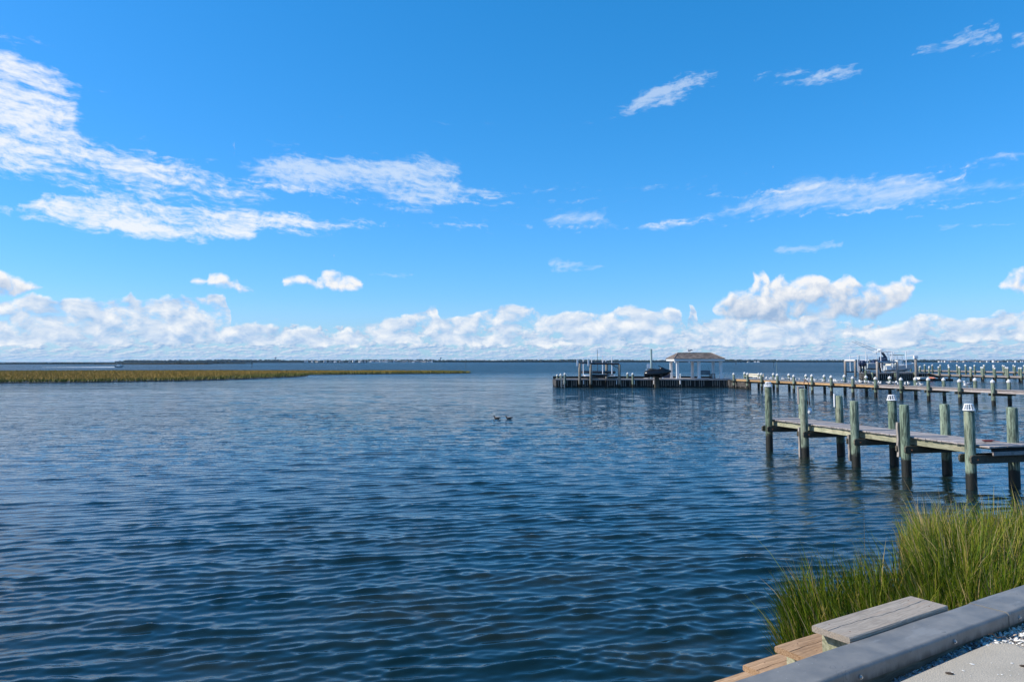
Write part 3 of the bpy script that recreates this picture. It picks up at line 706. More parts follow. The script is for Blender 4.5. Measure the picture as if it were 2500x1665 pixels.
# object-local grain must run along y for these planks -> build along x and turn
pm = MB().box(-0.62, 0.62, -pw / 2 + 0.004, pw / 2 - 0.004, -0.038, 0, 0.004).mesh('plank', 'deck_wood')
k = 0; t = -0.32
while t < 8.12:
    link('plank', pm, pier, (t, 0.76 + random.uniform(-0.012, 0.012), 1.035 + random.uniform(-0.004, 0.004)), (random.uniform(-.004, .004), random.uniform(-.003, .003), R(90) + random.uniform(-.006, .006))); t += pw; k += 1
# wider landing at the near end: planks laid along the pier
pm2 = MB().box(-0.30, 0.30, -0.062, 0.062, -0.038, 0, 0.004).mesh('plank', 'deck_wood')
y = 0.19
while y < 3.6:
    link('plank', pm2, pier, (8.42 + random.uniform(-.01, .01), y, 1.036 + random.uniform(-0.003, 0.004)), (random.uniform(-.004, .004), 0, random.uniform(-.006, .006))); y += 0.129
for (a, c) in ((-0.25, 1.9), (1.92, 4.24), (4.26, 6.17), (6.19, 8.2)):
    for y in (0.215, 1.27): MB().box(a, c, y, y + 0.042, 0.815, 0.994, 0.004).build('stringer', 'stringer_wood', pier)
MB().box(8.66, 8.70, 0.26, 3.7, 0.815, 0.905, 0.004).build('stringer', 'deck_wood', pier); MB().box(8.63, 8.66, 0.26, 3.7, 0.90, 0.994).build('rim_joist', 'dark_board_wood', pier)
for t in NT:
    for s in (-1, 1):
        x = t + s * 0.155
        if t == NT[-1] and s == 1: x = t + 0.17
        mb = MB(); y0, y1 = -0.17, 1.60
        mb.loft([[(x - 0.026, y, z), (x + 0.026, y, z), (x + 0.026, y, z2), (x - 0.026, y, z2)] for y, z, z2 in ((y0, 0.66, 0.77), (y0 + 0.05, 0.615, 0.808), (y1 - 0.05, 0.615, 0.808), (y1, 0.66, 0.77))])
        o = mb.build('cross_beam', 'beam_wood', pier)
    for w in (0, 1.4): MB().tube([(t - 0.24, w, 0.71), (t + 0.24, w, 0.71)], 0.014, 6).build('bolt', 'rust', pier)
# split rubbing boards on two pilings
for t, h0, h1 in ((1.98, -0.5, 0.92), (4.32, 0.15, 0.90), (6.25, 0.5, 1.4)):
    mb = MB(); rr = random.Random(int(t * 10)); rings = []
    for i in range(7):
        z = h0 + (h1 - h0) * i / 6; w = 0.05 + rr.uniform(-0.012, 0.012)
        rings.append([(t - 0.16 - 0.02, -w, z), (t - 0.10, -w - 0.01, z), (t - 0.10, w - 0.03, z), (t - 0.16, w - 0.03, z)])
    mb.loft(rings); o = mb.build('rub_board', 'batten_wood', pier); o.location.y = -0.075
# fittings on the far pilings
def on_pier(t, y, z=0.0):
    c, s = math.cos(th0), math.sin(th0); return (8.80 + c * t - s * y, 26.25 + s * t + c * y, z)
lp = on_pier(-0.12, 1.4); t = thing('dock_lamp', 'rusty bracket lamp with hanging white globe fixed to the second far piling', 'lamp', (lp[0], lp[1], 1.98))
MB().box(-0.10, 0.10, -0.05, 0.05, -0.55, 0.06, 0.01).build('bracket_board', 'batten_wood', t, (-0.08, -0.13, 0.1))
MB().box(-0.10, 0.12, -0.08, 0.08, -0.05, 0.10, 0.01).build('junction_box', 'rust', t, (0.02, -0.13, -0.42))
MB().tube([(0.02, -0.12, 0.18), (0.10, -0.12, 0.42), (0.2, -0.12, 0.30), (0.22, -0.12, -0.5)], 0.016, 6).build('arm', 'rust', t)
mb = MB(); mb.sm = True; mb.ell((0.22, -0.12, -0.68), (0.08, 0.08, 0.13), 10, 8); mb.build('globe', 'white_plastic', t)
fp = on_pier(1.86, 1.4); MBt = MB(); MBt.tube([(0, 0, -0.36), (0, 0, 0.06)], 0.028, 8)
tag(MBt.build('pipe', 'white_plastic', None, (fp[0] - 0.17, fp[1] - 0.02, 1.90)), 'short white plastic pipe strapped to the side of a far piling', 'pipe')
rp = on_pier(7.9, 0.95, 1.045); mb = MB()
for k in range(3):
    mb.tube([(math.cos(a * 0.5) * (0.09 + 0.03 * k) * (1 + 0.15 * math.sin(a)), math.sin(a * 0.5) * 0.06, 0.008 + 0.012 * k) for a in range(13)], 0.010, 5)
mb.tube([(0.1, 0, 0.02), (0.2, 0.03, 0.02), (0.28, -0.01, 0.01)], 0.007, 5)
tag(mb.build('rope', 'red_rope', None, rp), 'small red rope coil lying on the near pier deck', 'rope')
cp = on_pier(-0.40, 0.02, 1.037); tag(MB().box(-0.30, 0.04, -0.035, 0.035, 0, 0.03, 0.006).build('cleat_board', 'white_plastic', None, cp), 'short pale board sticking out from the left end of the near pier', 'board')

# generic distant pier
def distant_pier(label, x, y, rz, n, span, width, deck, top_n, top_f, r, cut=(), first_warm=0, noise_=0.05, half=False):
    t = thing('timber_pier', label, 'pier', (x, y, 0), rz)
    pmn = [piling_mesh(top_n - 0.0, r, s, 10) for s in (3, 5)]; pmf = piling_mesh(top_f, r, 8, 10); cc = cone_cap(r, 10)
    for k in range(n):
        for side in (0, 1):
            if (side, k) in cut: 
                continue
            hh = top_n if side == 0 else top_f
            dz = random.uniform(-noise_, noise_)
            o = link('piling', pmn[k % 2] if side == 0 else pmf, t, (k * span + (0 if side == 0 else -0.1) + random.uniform(-.04, .04), side * width, dz), (R(random.uniform(-.8, .8)), R(random.uniform(-.8, .8)), k))
            link('piling_cap', cc, o, (0, 0, hh - 0.0 + 0.004))
    L = (n - 1) * span + 0.4
    mb = MB(); s = -0.3
    while s < L: mb.box(s, s + 0.13, 0.14 + random.uniform(-.01, .01), width - 0.12, deck - 0.04, deck + random.uniform(0, .006)); s += 0.142
    tag(mb.build('decking', 'deck_wood', t), kind='stuff')
    for k in range(n - 1):
        for yy in (0.20, width - 0.24):
            MB().box(k * span - 0.02, (k + 1) * span - 0.04, yy, yy + 0.045, deck - 0.24, deck - 0.042).build('stringer', 'warm_stringer_wood' if k < first_warm else 'deck_wood', t)
    for k in range(n):
        for s in (-1, 1):
            xx = k * span + s * (r + 0.03); MB().box(xx - 0.03, xx + 0.03, -0.25, width + 0.22, deck - 0.43, deck - 0.242).build('cross_beam', 'beam_wood', t)
    return t
mid = distant_pier('long middle pier lined with white capped pilings and standing gulls', 25.35, 87.2, math.atan2(-34.5, 7.85), 14, 2.95, 1.45, 1.07, 1.62, 1.66, 0.13, first_warm=8)
p2 = distant_pier('right-hand pier in front of the farthest one, starting at the boat lifts', 71.7, 137.0, math.atan2(-1, 0.055), 12, 2.75, 1.8, 0.92, 2.02, 2.08, 0.14)
p3 = distant_pier('farthest right-hand pier with tall pale capped pilings', 88.0, 165.5, math.atan2(-1, 0.10), 13, 2.55, 1.9, 1.22, 2.22, 2.26, 0.14)

# gulls
def gull_mesh():
    mb = MB(); mb.sm = True
    mb.ell((0, 0, 0.17), (0.20, 0.075, 0.08), 8, 6, Matrix.Rotation(R(-12), 3, 'Y'))
    mb.ell((-0.15, 0, 0.30), (0.055, 0.045, 0.045), 8, 5)
    mb.tube([(-0.11, 0, 0.20), (-0.14, 0, 0.29)], [0.055, 0.04], 8)
    mb.cur = 1; mb.ell((0.04, 0.045, 0.195), (0.19, 0.035, 0.055), 8, 5, Matrix.Rotation(R(-6), 3, 'Y')); mb.ell((0.04, -0.045, 0.195), (0.19, 0.035, 0.055), 8, 5, Matrix.Rotation(R(-6), 3, 'Y'))
    mb.cur = 2; mb.tube([(0.18, 0, 0.19), (0.30, 0, 0.185)], [0.035, 0.01], 6)
    mb.cur = 3; mb.tube([(-0.20, 0, 0.295), (-0.255, 0, 0.285)], [0.014, 0.004], 5)
    for s in (-0.025, 0.025): mb.tube([(0, s, 0.12), (0.005, s, 0.0)], 0.006, 4)
    return mb.mesh('gull', ['gull_white', 'gull_grey', 'gull_dark', 'orange_beak'])
gm = gull_mesh()
def gull(loc, rz, label, group=None, s=1.0):
    o = link('gull', gm, None, loc, (0, 0, rz)); o.scale = (s, s, s); return tag(o, label, 'gull', group)
thm = math.atan2(-34.5, 7.85)
def on_mid(t, y, z): return (25.35 + math.cos(thm) * t - math.sin(thm) * y, 87.2 + math.sin(thm) * t + math.cos(thm) * y, z)
ts = []
for k in range(58):
    tt = 2.2 + 25.5 * (k + random.uniform(0.1, 0.9)) / 58
    if random.random() < 0.10: continue
    gull(on_mid(tt, random.uniform(0.85, 1.28), 1.076), random.uniform(0, 6.28), 'small white gull standing in the flock on the long middle pier', 'gulls resting along the middle pier', random.uniform(0.7, 1.0))
gull(on_mid(31.9, 1.2, 1.076), R(15), 'lone larger white gull on the middle pier, away from the flock', s=1.5)

tp = on_mid(6.9, 1.2, 0); MBp = MB(); MBp.tube([(0, 0, 1.08), (0, 0, 3.0)], [0.035, 0.03], 6)
tag(MBp.build('thin_pole', 'pole_blue', None, (tp[0], tp[1], 0)), 'thin upright pole on the middle pier behind the leftmost near piling', 'pole')

# ------------------------------------------------------------------ breakwater walls made of boards
def board_wall(mb_d, mb_l, p0, p1, z0, z1, pitch=0.265, thick=0.06, skip=()):
    """dark backing boards with narrow pale strips standing proud in place of sunlit board edges, along p0->p1 (local coordinates)"""
    p0 = Vector((p0[0], p0[1], 0)); p1 = Vector((p1[0], p1[1], 0)); d = (p1 - p0); L = d.length; d.normalize(); n = Vector((d.y, -d.x, 0))
    k = 0; s = 0.0; rr = random.Random(int(L * 7))
    def bx(mb, s0, s1, o0, o1, a, c):
        q = [p0 + d * s0 + n * o0, p0 + d * s1 + n * o0, p0 + d * s1 + n * o1, p0 + d * s0 + n * o1]
        mb.add([(v.x, v.y, a) for v in q] + [(v.x, v.y, c) for v in q], [(3, 2, 1, 0), (4, 5, 6, 7), (0, 1, 5, 4), (1, 2, 6, 5), (2, 3, 7, 6), (3, 0, 4, 7)])
    while s < L - 0.1:
        bx(mb_d, s + 0.012, min(s + pitch - 0.012, L), -thick, 0, z0, z1 - 0.01 - rr.uniform(0, 0.03))
        if mb_l is not None and rr.random() > 0.12:
            bx(mb_l, s + pitch - 0.075, s + pitch - 0.005, 0.003, 0.055, 0.03 + rr.uniform(0, 0.2), z1 - 0.10 - rr.uniform(0, 0.06))  # pale strips stand in for board edges caught by the sun
        s += pitch
plat = thing('dock_platform', 'wide dark boarded platform carrying the pavilion at the head of the middle pier', 'dock', (5.25, 90.3, 0), 0)
Wp = 20.3
dk, lt = MB(), MB()
board_wall(dk, lt, (0, 0), (Wp, 0), -0.6, 0.92)
board_wall(dk, lt, (0, 7.6), (0, 0), -0.6, 0.92)
board_wall(dk, None, (Wp, 7.6), (0, 7.6), -0.6, 1.16)
board_wall(dk, lt, (Wp, 0), (Wp + 0.2, -3.1), -0.6, 0.92); board_wall(dk, lt, (Wp + 0.2, -3.1), (Wp + 0.85, -6.0), -0.6, 0.92)
tag(dk.build('wall_boards', 'dark_board_wood', plat), kind='stuff'); tag(lt.build('lit_edge_strips', 'batten_wood', plat), kind='stuff')
mb = MB(); s = 0.0
while s < Wp + 1.6:
    y1 = 1.9 if s < 11.2 else 5.2
    mb.box(s, s + 0.13, -0.08, y1, 0.93, 0.975); s += 0.142
tag(mb.build('decking', 'deck_wood', plat), kind='stuff')
MB().box(-0.1, Wp, -0.13, -0.085, 0.80, 0.965).build('fascia_board', 'deck_wood', plat)
MB().box(0, Wp, 7.45, 7.50, 0.82, 0.97).build('wale', 'beam_wood', plat); MB().box(0, Wp, 7.66, 7.70, 0.98, 1.13).build('wale', 'beam_wood', plat)
cc = cone_cap(0.13, 10); pmx = {h: piling_mesh(h, 0.13, int(h * 10), 10) for h in (1.55, 1.45, 1.3)}
for px, yy, h in ((1368.5, 0.1, 1.45), (1378.5, -0.28, 1.55), (1531, 3.0, 1.55), (1543.5, -0.26, 1.55), (1360, 5, 1.3)):
    xx = (px - 1250) / F * (90.3 + yy) - 5.25
    o = link('piling', pmx[h], plat, (xx, yy, 0)); link('piling_cap', cc, o, (0, 0, h + 0.004))
for xx in (0.9, 3.2, 7.1, 9.2, 11.5, 14.6):                      # fittings hung on the outer face
    MB().tube([(xx, -0.20, 0.35), (xx, -0.20, 0.8)], 0.06, 8).build('fender', 'white_plastic', plat)
# ladder
lad = thing('dock_ladder', 'white metal ladder hanging at the left end of the dark platform', 'ladder', (5.25 + 0.75, 90.3 - 0.5, 0))
for s in (-0.2, 0.2): MB().tube([(s, 0, -0.3), (s, 0, 1.45), (s, 0.25, 1.55), (s, 0.4, 1.2)], 0.028, 6).build('rail', 'galvanised', lad)
for z in (0.1, 0.35, 0.6, 0.85, 1.1): MB().box(-0.2, 0.2, -0.03, 0.03, z, z + 0.035).build('rung', 'galvanised', lad)

# ------------------------------------------------------------------ pavilion
pav = thing('pavilion', 'open white pavilion with hipped brown shingle roof on the dark platform', 'pavilion', (5.25, 90.3, 0.977), 0)
def col_mesh():
    mb = MB(); mb.box(-0.14, 0.14, -0.14, 0.14, 0.0, 2.12, 0.012); mb.box(-0.17, 0.17, -0.17, 0.17, 0.003, 0.22, 0.01); mb.box(-0.17, 0.17, -0.17, 0.17, 2.0, 2.1, 0.01); return mb.mesh('column', 'white_paint')
cm = col_mesh()
for px in (1652.5, 1705, 1758): link('column', cm, pav, ((px - 1250) / F * 90.75 - 5.25, 0.45, 0))
for px in (1637, 1688.6, 1739.4): link('column', cm, pav, ((px - 1250) / F * 94.4 - 5.25, 4.1, 0))
ex0, ex1, ey0, ey1 = 13.98, 19.97, -0.05, 4.6; ez = 2.13; rz_ = 3.05; rx0, rx1, ry = 14.95, 18.95, 2.3
MB().box(ex0 + .2, ex1 - .2, ey0 + .2, ey1 - .2, 2.05, 2.12).build('ceiling', 'white_paint', pav)
f = MB(); f.box(ex0, ex1, ey0 - 0.0, ey0 + 0.05, ez - 0.02, ez + 0.22); f.box(ex0, ex1, ey1 - 0.05, ey1, ez - 0.02, ez + 0.22); f.build('fascia_board', 'white_paint', pav)
f = MB(); f.box(ex0 + 0.002, ex0 + 0.05, ey0 + 0.052, ey1 - 0.052, ez - 0.018, ez + 0.218); f.box(ex1 - 0.05, ex1 - 0.002, ey0 + 0.052, ey1 - 0.052, ez - 0.018, ez + 0.218); f.build('fascia_board', 'white_paint', pav)
zr0, zr1 = ez + 0.225, rz_
roof = MB(); roof.add([(ex0 - .04, ey0 - .04, zr0 - .005), (ex1 + .04, ey0 - .04, zr0 - .005), (ex1 + .04, ey1 + .04, zr0 - .005), (ex0 - .04, ey1 + .04, zr0 - .005), (rx0, ry, zr1), (rx1, ry, zr1)],
               [(0, 1, 5, 4), (1, 2, 5), (2, 3, 4, 5), (3, 0, 4), (3, 2, 1, 0)])
ro = roof.build('roof', 'shingle', pav)
# shingle courses as real stepped strips, broken into tabs
sh = MB(); rr = random.Random(5)
def course_face(a, b2, c, d):   # eave a->b2, ridge d->c
    a, b2, c, d = map(Vector, (a, b2, c, d)); NC = 11; nrm = (b2 - a).cross(d - a).normalized()
    for i in range(NC):
        l0 = a.lerp(d, i / NC); r0_ = b2.lerp(c, i / NC); l1 = a.lerp(d, (i + 1.05) / NC); r1_ = b2.lerp(c, (i + 1.05) / NC); L = (r0_ - l0).length; nT = max(1, int(L / 0.30))
        for k in range(nT):
            u0, u1 = (k + 0.03) / nT, (k + 0.97) / nT; hgt_ = 0.030 + rr.uniform(0, 0.022)
            q0, q1, q2, q3 = l0.lerp(r0_, u0), l0.lerp(r0_, u1), l1.lerp(r1_, u1), l1.lerp(r1_, u0)
            o = nrm * hgt_; o2 = nrm * 0.008
            sh.add([q0 + o, q1 + o, q2 + o2, q3 + o2, q0, q1], [(0, 1, 2, 3), (4, 5, 1, 0)])
e = 0.04; A_, B_, C_, D_ = (ex0 - e, ey0 - e, zr0), (ex1 + e, ey0 - e, zr0), (ex1 + e, ey1 + e, zr0), (ex0 - e, ey1 + e, zr0)
course_face(A_, B_, (rx1, ry, zr1), (rx0, ry, zr1)); course_face(B_, C_, (rx1, ry, zr1), (rx1, ry, zr1)); course_face(C_, D_, (rx0, ry, zr1), (rx1, ry, zr1)); course_face(D_, A_, (rx0, ry, zr1), (rx0, ry, zr1))
so_ = sh.build('shingles', 'shingle', ro); tag(so_, kind='stuff')
hip = MB()
for p_, q_ in ((A_, (rx0, ry, zr1)), (B_, (rx1, ry, zr1)), (C_, (rx1, ry, zr1)), (D_, (rx0, ry, zr1)), ((rx0, ry, zr1), (rx1, ry, zr1))): hip.tube([Vector(p_) + Vector((0, 0, .03)), Vector(q_) + Vector((0, 0, .03))], 0.06, 6)
hip.build('ridge_cap', 'shingle', ro)
for px in (1647, 1681.5):
    mb = MB(); mb.sm = True; mb.ell((0, 0, 0), (0.09, 0.09, 0.11), 8, 6); mb.build('lamp_globe', 'white_plastic', pav, ((px - 1250) / F * 90.2 - 5.25, 0.0, 1.98))
gull((5.25 + 16.35, 90.3 + 2.3, 0.977 + rz_ + 0.07), R(10), 'white gull perched on the ridge of the pavilion roof', s=1.5)
# bench and chair under the roof
bn = thing('bench', 'dark blue slatted bench under the right half of the pavilion', 'bench', (5.25 + 17.9, 91.6, 0.977))
for k in range(4): MB().box(-0.75, 0.75, 0.30, 0.34, 0.48 + k * 0.13, 0.58 + k * 0.13, 0.008).build('back_slat', 'navy', bn)
for k in range(3): MB().box(-0.75, 0.75, -0.22 + k * 0.16, -0.09 + k * 0.16, 0.42, 0.455, 0.006).build('seat_slat', 'navy', bn)
for x_ in (-0.68, 0.68):
    for y_ in (-0.18, 0.32): MB().box(x_ - .035, x_ + .035, y_ - .03, y_ + .03, 0, 0.42 if y_ < 0 else 0.47).build('leg', 'black_rubber', bn)
    MB().box(x_ - .04, x_ + .04, -0.2, 0.3, 0.60, 0.64).build('armrest', 'navy', bn)
sm = thing('side_table', 'small black table standing just right of the blue bench', 'table', (5.25 + 18.9, 91.5, 0.977))
MB().box(-0.22, 0.22, -0.22, 0.22, 0.55, 0.6, 0.01).build('table_top', 'black_rubber', sm)
for x_ in (-.17, .17):
    for y_ in (-.17, .17): MB().box(x_ - .025, x_ + .025, y_ - .025, y_ + .025, 0, 0.55).build('leg', 'black_rubber', sm)
dbx = thing('dock_box', 'low dark storage box at the back of the pavilion', 'box', (5.25 + 13.9, 94.6, 0.977))
MB().box(-0.45, 0.45, -0.3, 0.3, 0, 0.5, 0.02).build('body', 'navy', dbx); MB().box(-0.48, 0.48, -0.33, 0.33, 0.503, 0.57, 0.02).build('lid', 'black_rubber', dbx)
wpx = thing('bollard_light', 'short white bollard light in front of the second pavilion column', 'light', ((1659.5 - 1250) / F * 90.1, 90.15, 0.977))
MB().tube([(0, 0, 0), (0, 0, 0.45)], 0.05, 8).build('post', 'white_paint', wpx); mb = MB(); mb.sm = True; mb.ell((0, 0, 0.52), (0.09, 0.09, 0.08), 8, 5); mb.build('lens', 'white_plastic', wpx)
rail = thing('rope_rail', 'thin low rail running across the back of the pavilion', 'railing', (5.25 + 12.6, 95.0, 0.977))
MB().box(0, 7.0, -.02, .02, 0.42, 0.46).build('rail', 'batten_wood', rail)
for k in range(4): MB().box(k * 2.3, k * 2.3 + .06, -.03, .03, 0, 0.42).build('post', 'batten_wood', rail)
# yellowish slatted bench on the pier behind the first pilings
yb = thing('slatted_bench', 'long pale yellow slatted bench at the start of the middle pier', 'bench', on_mid(0.3, 1.5, 1.07), thm)
for z_ in (0.12, 0.30, 0.48): MB().box(0, 3.3, 0.1, 0.14, z_, z_ + 0.11).build('back_slat', 'cream_vinyl', yb)
MB().box(0, 3.3, -0.28, 0.06, 0.26, 0.30).build('seat', 'cream_vinyl', yb)
for x_ in (0.1, 1.6, 3.2): MB().box(x_, x_ + .07, 0.145, 0.2, -0.1, 0.60).build('post', 'batten_wood', yb)

# ------------------------------------------------------------------ boat lift at left of the platform
bl = thing('boat_lift', 'empty four post boat lift at the left end of the dark platform', 'boat lift', (0, 0, 0))
def wp_(px, py, Y): return (px - 1250) / F * Y, Y, 3 + (883 - py) / F * Y
def post(parent, px, Y, top_py, r=0.17, material='piling_wood', name='post'):
    x, y, z = wp_(px, top_py, Y); rr_ = MB(); rr_.sm = True; rr_.tube([(0, 0, -1.0), (0, 0, z * 0.5), (0, 0, z)], [r * 1.05, r, r * 0.96], 10)
    return rr_.build(name, material, parent, (x, y, 0)), z
for px, Y, top in ((1414.5, 90.0, 887), (1441.5, 88.0, 889.5), (1511, 88.2, 890), (1480, 96.0, 888)):
    post(bl, px, Y, top, 0.16 if Y < 95 else 0.17, 'weathered_post_wood')
def beam(parent, a, b_, r, name, material):
    return MB().tube([a, b_], r, 4).build(name, material, parent)
z_t = 2.78
a1_, a2_, a3_, a4_ = wp_(1414.5, 0, 90.0)[:2], wp_(1441.5, 0, 88.0)[:2], wp_(1511, 0, 88.2)[:2], wp_(1480, 0, 96.0)[:2]
beam(bl, (*a2_, z_t), (*a3_, z_t - 0.03), 0.11, 'top_beam', 'dark_steel'); beam(bl, (*a1_, z_t + .08), (*a4_, z_t + .05), 0.11, 'top_beam', 'dark_steel')
beam(bl, (a2_[0] + .1, a2_[1], 1.45), (a3_[0] - 0.5, a3_[1] + 1.5, 1.42), 0.13, 'cradle_beam', 'dark_steel'); beam(bl, (a1_[0] + .3, a1_[1] + 2, 1.75), (a4_[0] + .8, a4_[1] - 2, 1.7), 0.16, 'cradle_beam', 'dark_steel')
for k, px in enumerate((1434, 1445, 1478, 1492)):
    x_, y_, z_ = wp_(px, 913 - (k > 1) * 1, 90.0); MB().box(x_ - 0.35, x_ + 0.35, 89.2, 92.5, 1.28, 1.40, 0.02).build('bunk', 'white_plastic', bl)
for px, top, bot in ((1423.5, 874, 918), (1444, 873.5, 915), (1470.5, 869, 905), (1493, 871.5, 917)):
    Y = 91.0; x_, _, zt = wp_(px, top, Y); MB().tube([(x_, Y, 1.3), (x_, Y, zt)], 0.05, 6).build('guide_pole', 'white_plastic', bl)
for a_ in (a1_, a2_): MB().box(a_[0] - 0.35, a_[0] - 0.18, a_[1] - .1, a_[1] + .12, z_t - .3, z_t + .55, 0.02).build('motor_box', 'white_plastic', bl)
beam(bl, (a3_[0], a3_[1], 2.2), (a3_[0] - 0.9, a3_[1], z_t - 0.1), 0.05, 'brace', 'batten_wood')
gull((*a4_, z_t + 0.12), R(30), 'white gull perched on the back post of the empty boat lift', s=1.1)
gull((a4_[0] - 0.5, a4_[1] - 0.4, z_t + 0.14), R(190), 'white gull sitting on the rear top beam of the empty boat lift', s=0.9)
x_, y_, z_ = wp_(1458, 854, 250.0); tag(MB().tube([(0, 0, -1), (0, 0, z_)], [0.12, 0.05], 6).build('antenna_mast', 'dark_steel', None, (x_, y_, 0)), 'hair-thin dark mast rising from the water beyond the empty boat lift', 'mast')
x_, y_, z_ = wp_(1589, 852.5, 92.4); mp = MB(); mp.sm = True; mp.tube([(0, 0, -1), (0, 0, z_)], [0.15, 0.13], 10)
tag(mp.build('mooring_pole', 'pole_blue', None, (x_, y_, 0)), 'tall single blue-grey mooring pole behind the jet ski', 'pole')
x_, y_, z_ = wp_(1582, 893, 91.6); sg = thing('piling_sign', 'small white board on a stand behind the jet ski seat', 'sign', (x_, y_, 0.977))
MB().tube([(0, 0, 0), (0, 0, 1.3)], 0.03, 6).build('stand', 'dark_steel', sg); MB().box(-0.18, 0.18, -.03, .03, 1.25, 1.72, 0.01).build('board', 'white_plastic', sg)

# ------------------------------------------------------------------ jet ski on its lift
jx, jy, jz = wp_(1602, 906, 88.9)
js = thing('jet_ski', 'black jet ski raised on a cradle in front of the tall pole', 'jet ski', (jx, jy, 1.20))
mb = MB(); mb.sm = True; rings = []
for u, hb, kz, cz, gz, dz_ in ((-1.45, 0.40, 0.12, 0.22, 0.45, 0.62), (-0.9, 0.52, 0.02, 0.16, 0.48, 0.72), (0.0, 0.55, 0.0, 0.16, 0.52, 0.74), (0.7, 0.50, 0.05, 0.22, 0.60, 0.92), (1.2, 0.34, 0.22, 0.36, 0.68, 0.92), (1.55, 0.12, 0.46, 0.54, 0.70, 0.80), (1.68, 0.02, 0.62, 0.64, 0.70, 0.74)):
    rings.append([(u, -hb * 0.55, dz_), (u, -hb, gz), (u, -hb * 0.86, cz), (u, 0, kz), (u, hb * 0.86, cz), (u, hb, gz), (u, hb * 0.55, dz_), (u, 0, dz_ + 0.03)])
mb.loft(rings); mb.build('hull', 'black_gloss', js)
mb = MB(); mb.sm = True; mb.loft([[(u, -w, z), (u, -w * .7, z + h), (u, w * .7, z + h), (u, w, z)] for u, w, z, h in ((-1.15, 0.14, 0.66, 0.12), (-0.8, 0.2, 0.66, 0.36), (-0.35, 0.2, 0.68, 0.30), (0.1, 0.18, 0.7, 0.22), (0.5, 0.16, 0.8, 0.2))]); mb.build('seat', 'black_rubber', js)
mb = MB(); mb.sm = True; mb.loft([[(u, -w, z), (u, -w * .6, z + h), (u, w * .6, z + h), (u, w, z)] for u, w, z, h in ((0.35, 0.18, 0.8, 0.30), (0.6, 0.24, 0.84, 0.34), (0.95, 0.22, 0.82, 0.2), (1.3, 0.1, 0.78, 0.06))]); mb.build('cowling', 'black_gloss', js)
mb = MB(); mb.tube([(0.38, -0.36, 1.22), (0.45, 0, 1.26), (0.38, 0.36, 1.22)], 0.03, 6); mb.tube([(0.5, 0, 1.0), (0.45, 0, 1.26)], 0.04, 6); mb.tube([(0.4, 0, 1.24), (0.16, 0, 1.34)], 0.035, 5); mb.build('handlebar', 'black_rubber', js)
MB().box(-1.42, -1.1, -0.3, 0.3, 0.64, 0.72, 0.02).build('rear_platform', 'dark_steel', js)
MB().box(-1.25, -1.1, -0.12, 0.12, 0.74, 0.95, 0.02).build('rear_handle', 'grey_gelcoat', js)
jl = thing('jet_ski_lift', 'dark single column lift holding up the black jet ski', 'lift', (jx, jy, 0))
MB().box(-0.25, 0.25, -0.25, 0.25, -0.6, 1.18, 0.02).build('column', 'beam_wood', jl, (0.1, 0.6, 0))
for s in (-0.85, 0.55): MB().box(s - 0.06, s + 0.06, -0.55, 0.55, 1.04, 1.16, 0.01).build('bunk', 'dark_steel', jl); MB().tube([(s, -0.56, 1.1), (s, -0.70, 1.1)], 0.07, 8).build('roller', 'white_plastic', jl)
gull((5.25 + 15.0 + 0.2, 90.3 + 0.1, 3.6), R(160), 'gull', None) if False else None

# ------------------------------------------------------------------ second platform with two boats on lifts (right)
PY2 = 126.0; pl2x = (2103 - 1250) / F * PY2
pl2 = thing('dock_platform', 'grey boarded platform holding the two white boats at right', 'dock', (pl2x, PY2, 0))
W2 = 10.6; dk, lt = MB(), MB()
board_wall(dk, lt, (0, 0), (W2, 0), -0.6, 1.12, pitch=0.34); board_wall(dk, lt, (0, 1.5), (0, 0), -0.6, 1.12, pitch=0.34)
tag(dk.build('wall_boards', 'dark_board_wood', pl2), kind='stuff'); tag(lt.build('lit_edge_strips', 'batten_wood', pl2), kind='stuff')
mb = MB(); s = 0
while s < W2: mb.box(s, s + 0.13, -0.1, 1.6 if s < 7.5 else 5.0, 1.14, 1.19); s += 0.142
tag(mb.build('decking', 'deck_wood', pl2), kind='stuff')
MB().box(0, W2, -0.16, -0.11, 0.98, 1.17).build('fascia_board', 'deck_wood', pl2)
for xx, h in ((0.3, 1.6), (1.4, 1.25), (5.2, 1.3), (8.4, 1.3)): link('piling', piling_mesh(h, 0.17, int(h * 9), 10), pl2, (xx, -0.35, 0))
gw = thing('gangway', 'sloping timber gangway leading down to the small float', 'gangway', (pl2x + W2, PY2 + 0.5, 0))
gx0 = 0; MB().add([(0, -0.7, 1.15), (0, 0.7, 1.15), (2.6, 0.5, 0.45), (2.6, -0.9, 0.45), (0, -0.7, 1.03), (0, 0.7, 1.03), (2.6, 0.5, 0.33), (2.6, -0.9, 0.33)], [(3, 2, 1, 0), (4, 5, 6, 7), (0, 4, 7, 3), (1, 2, 6, 5), (3, 7, 6, 2), (0, 1, 5, 4)]).build('ramp', 'deck_wood', gw)
for s_ in (-0.8, 0.6): MB().tube([(0, s_, 1.05), (2.6, s_, 0.36)], 0.10, 4).build('side_rail', 'beam_wood', gw)
fx, fy = at(2285, 929.5); fl = thing('float', 'low dark floating dock at the foot of the gangway', 'float', (fx, fy, 0))
MB().box(-1.0, 2.2, -0.9, 1.0, -0.2, 0.32, 0.03).build('deck', 'dark_board_wood', fl); MB().box(-2.6, -1.05, -0.9, 1.0, -0.2, 0.22, 0.03).build('deck', 'dark_board_wood', fl)
ky = thing('kayak', 'salmon pink kayak lying on the low float', 'kayak', (fx - 0.95, fy - 0.4, 0.44), R(100))
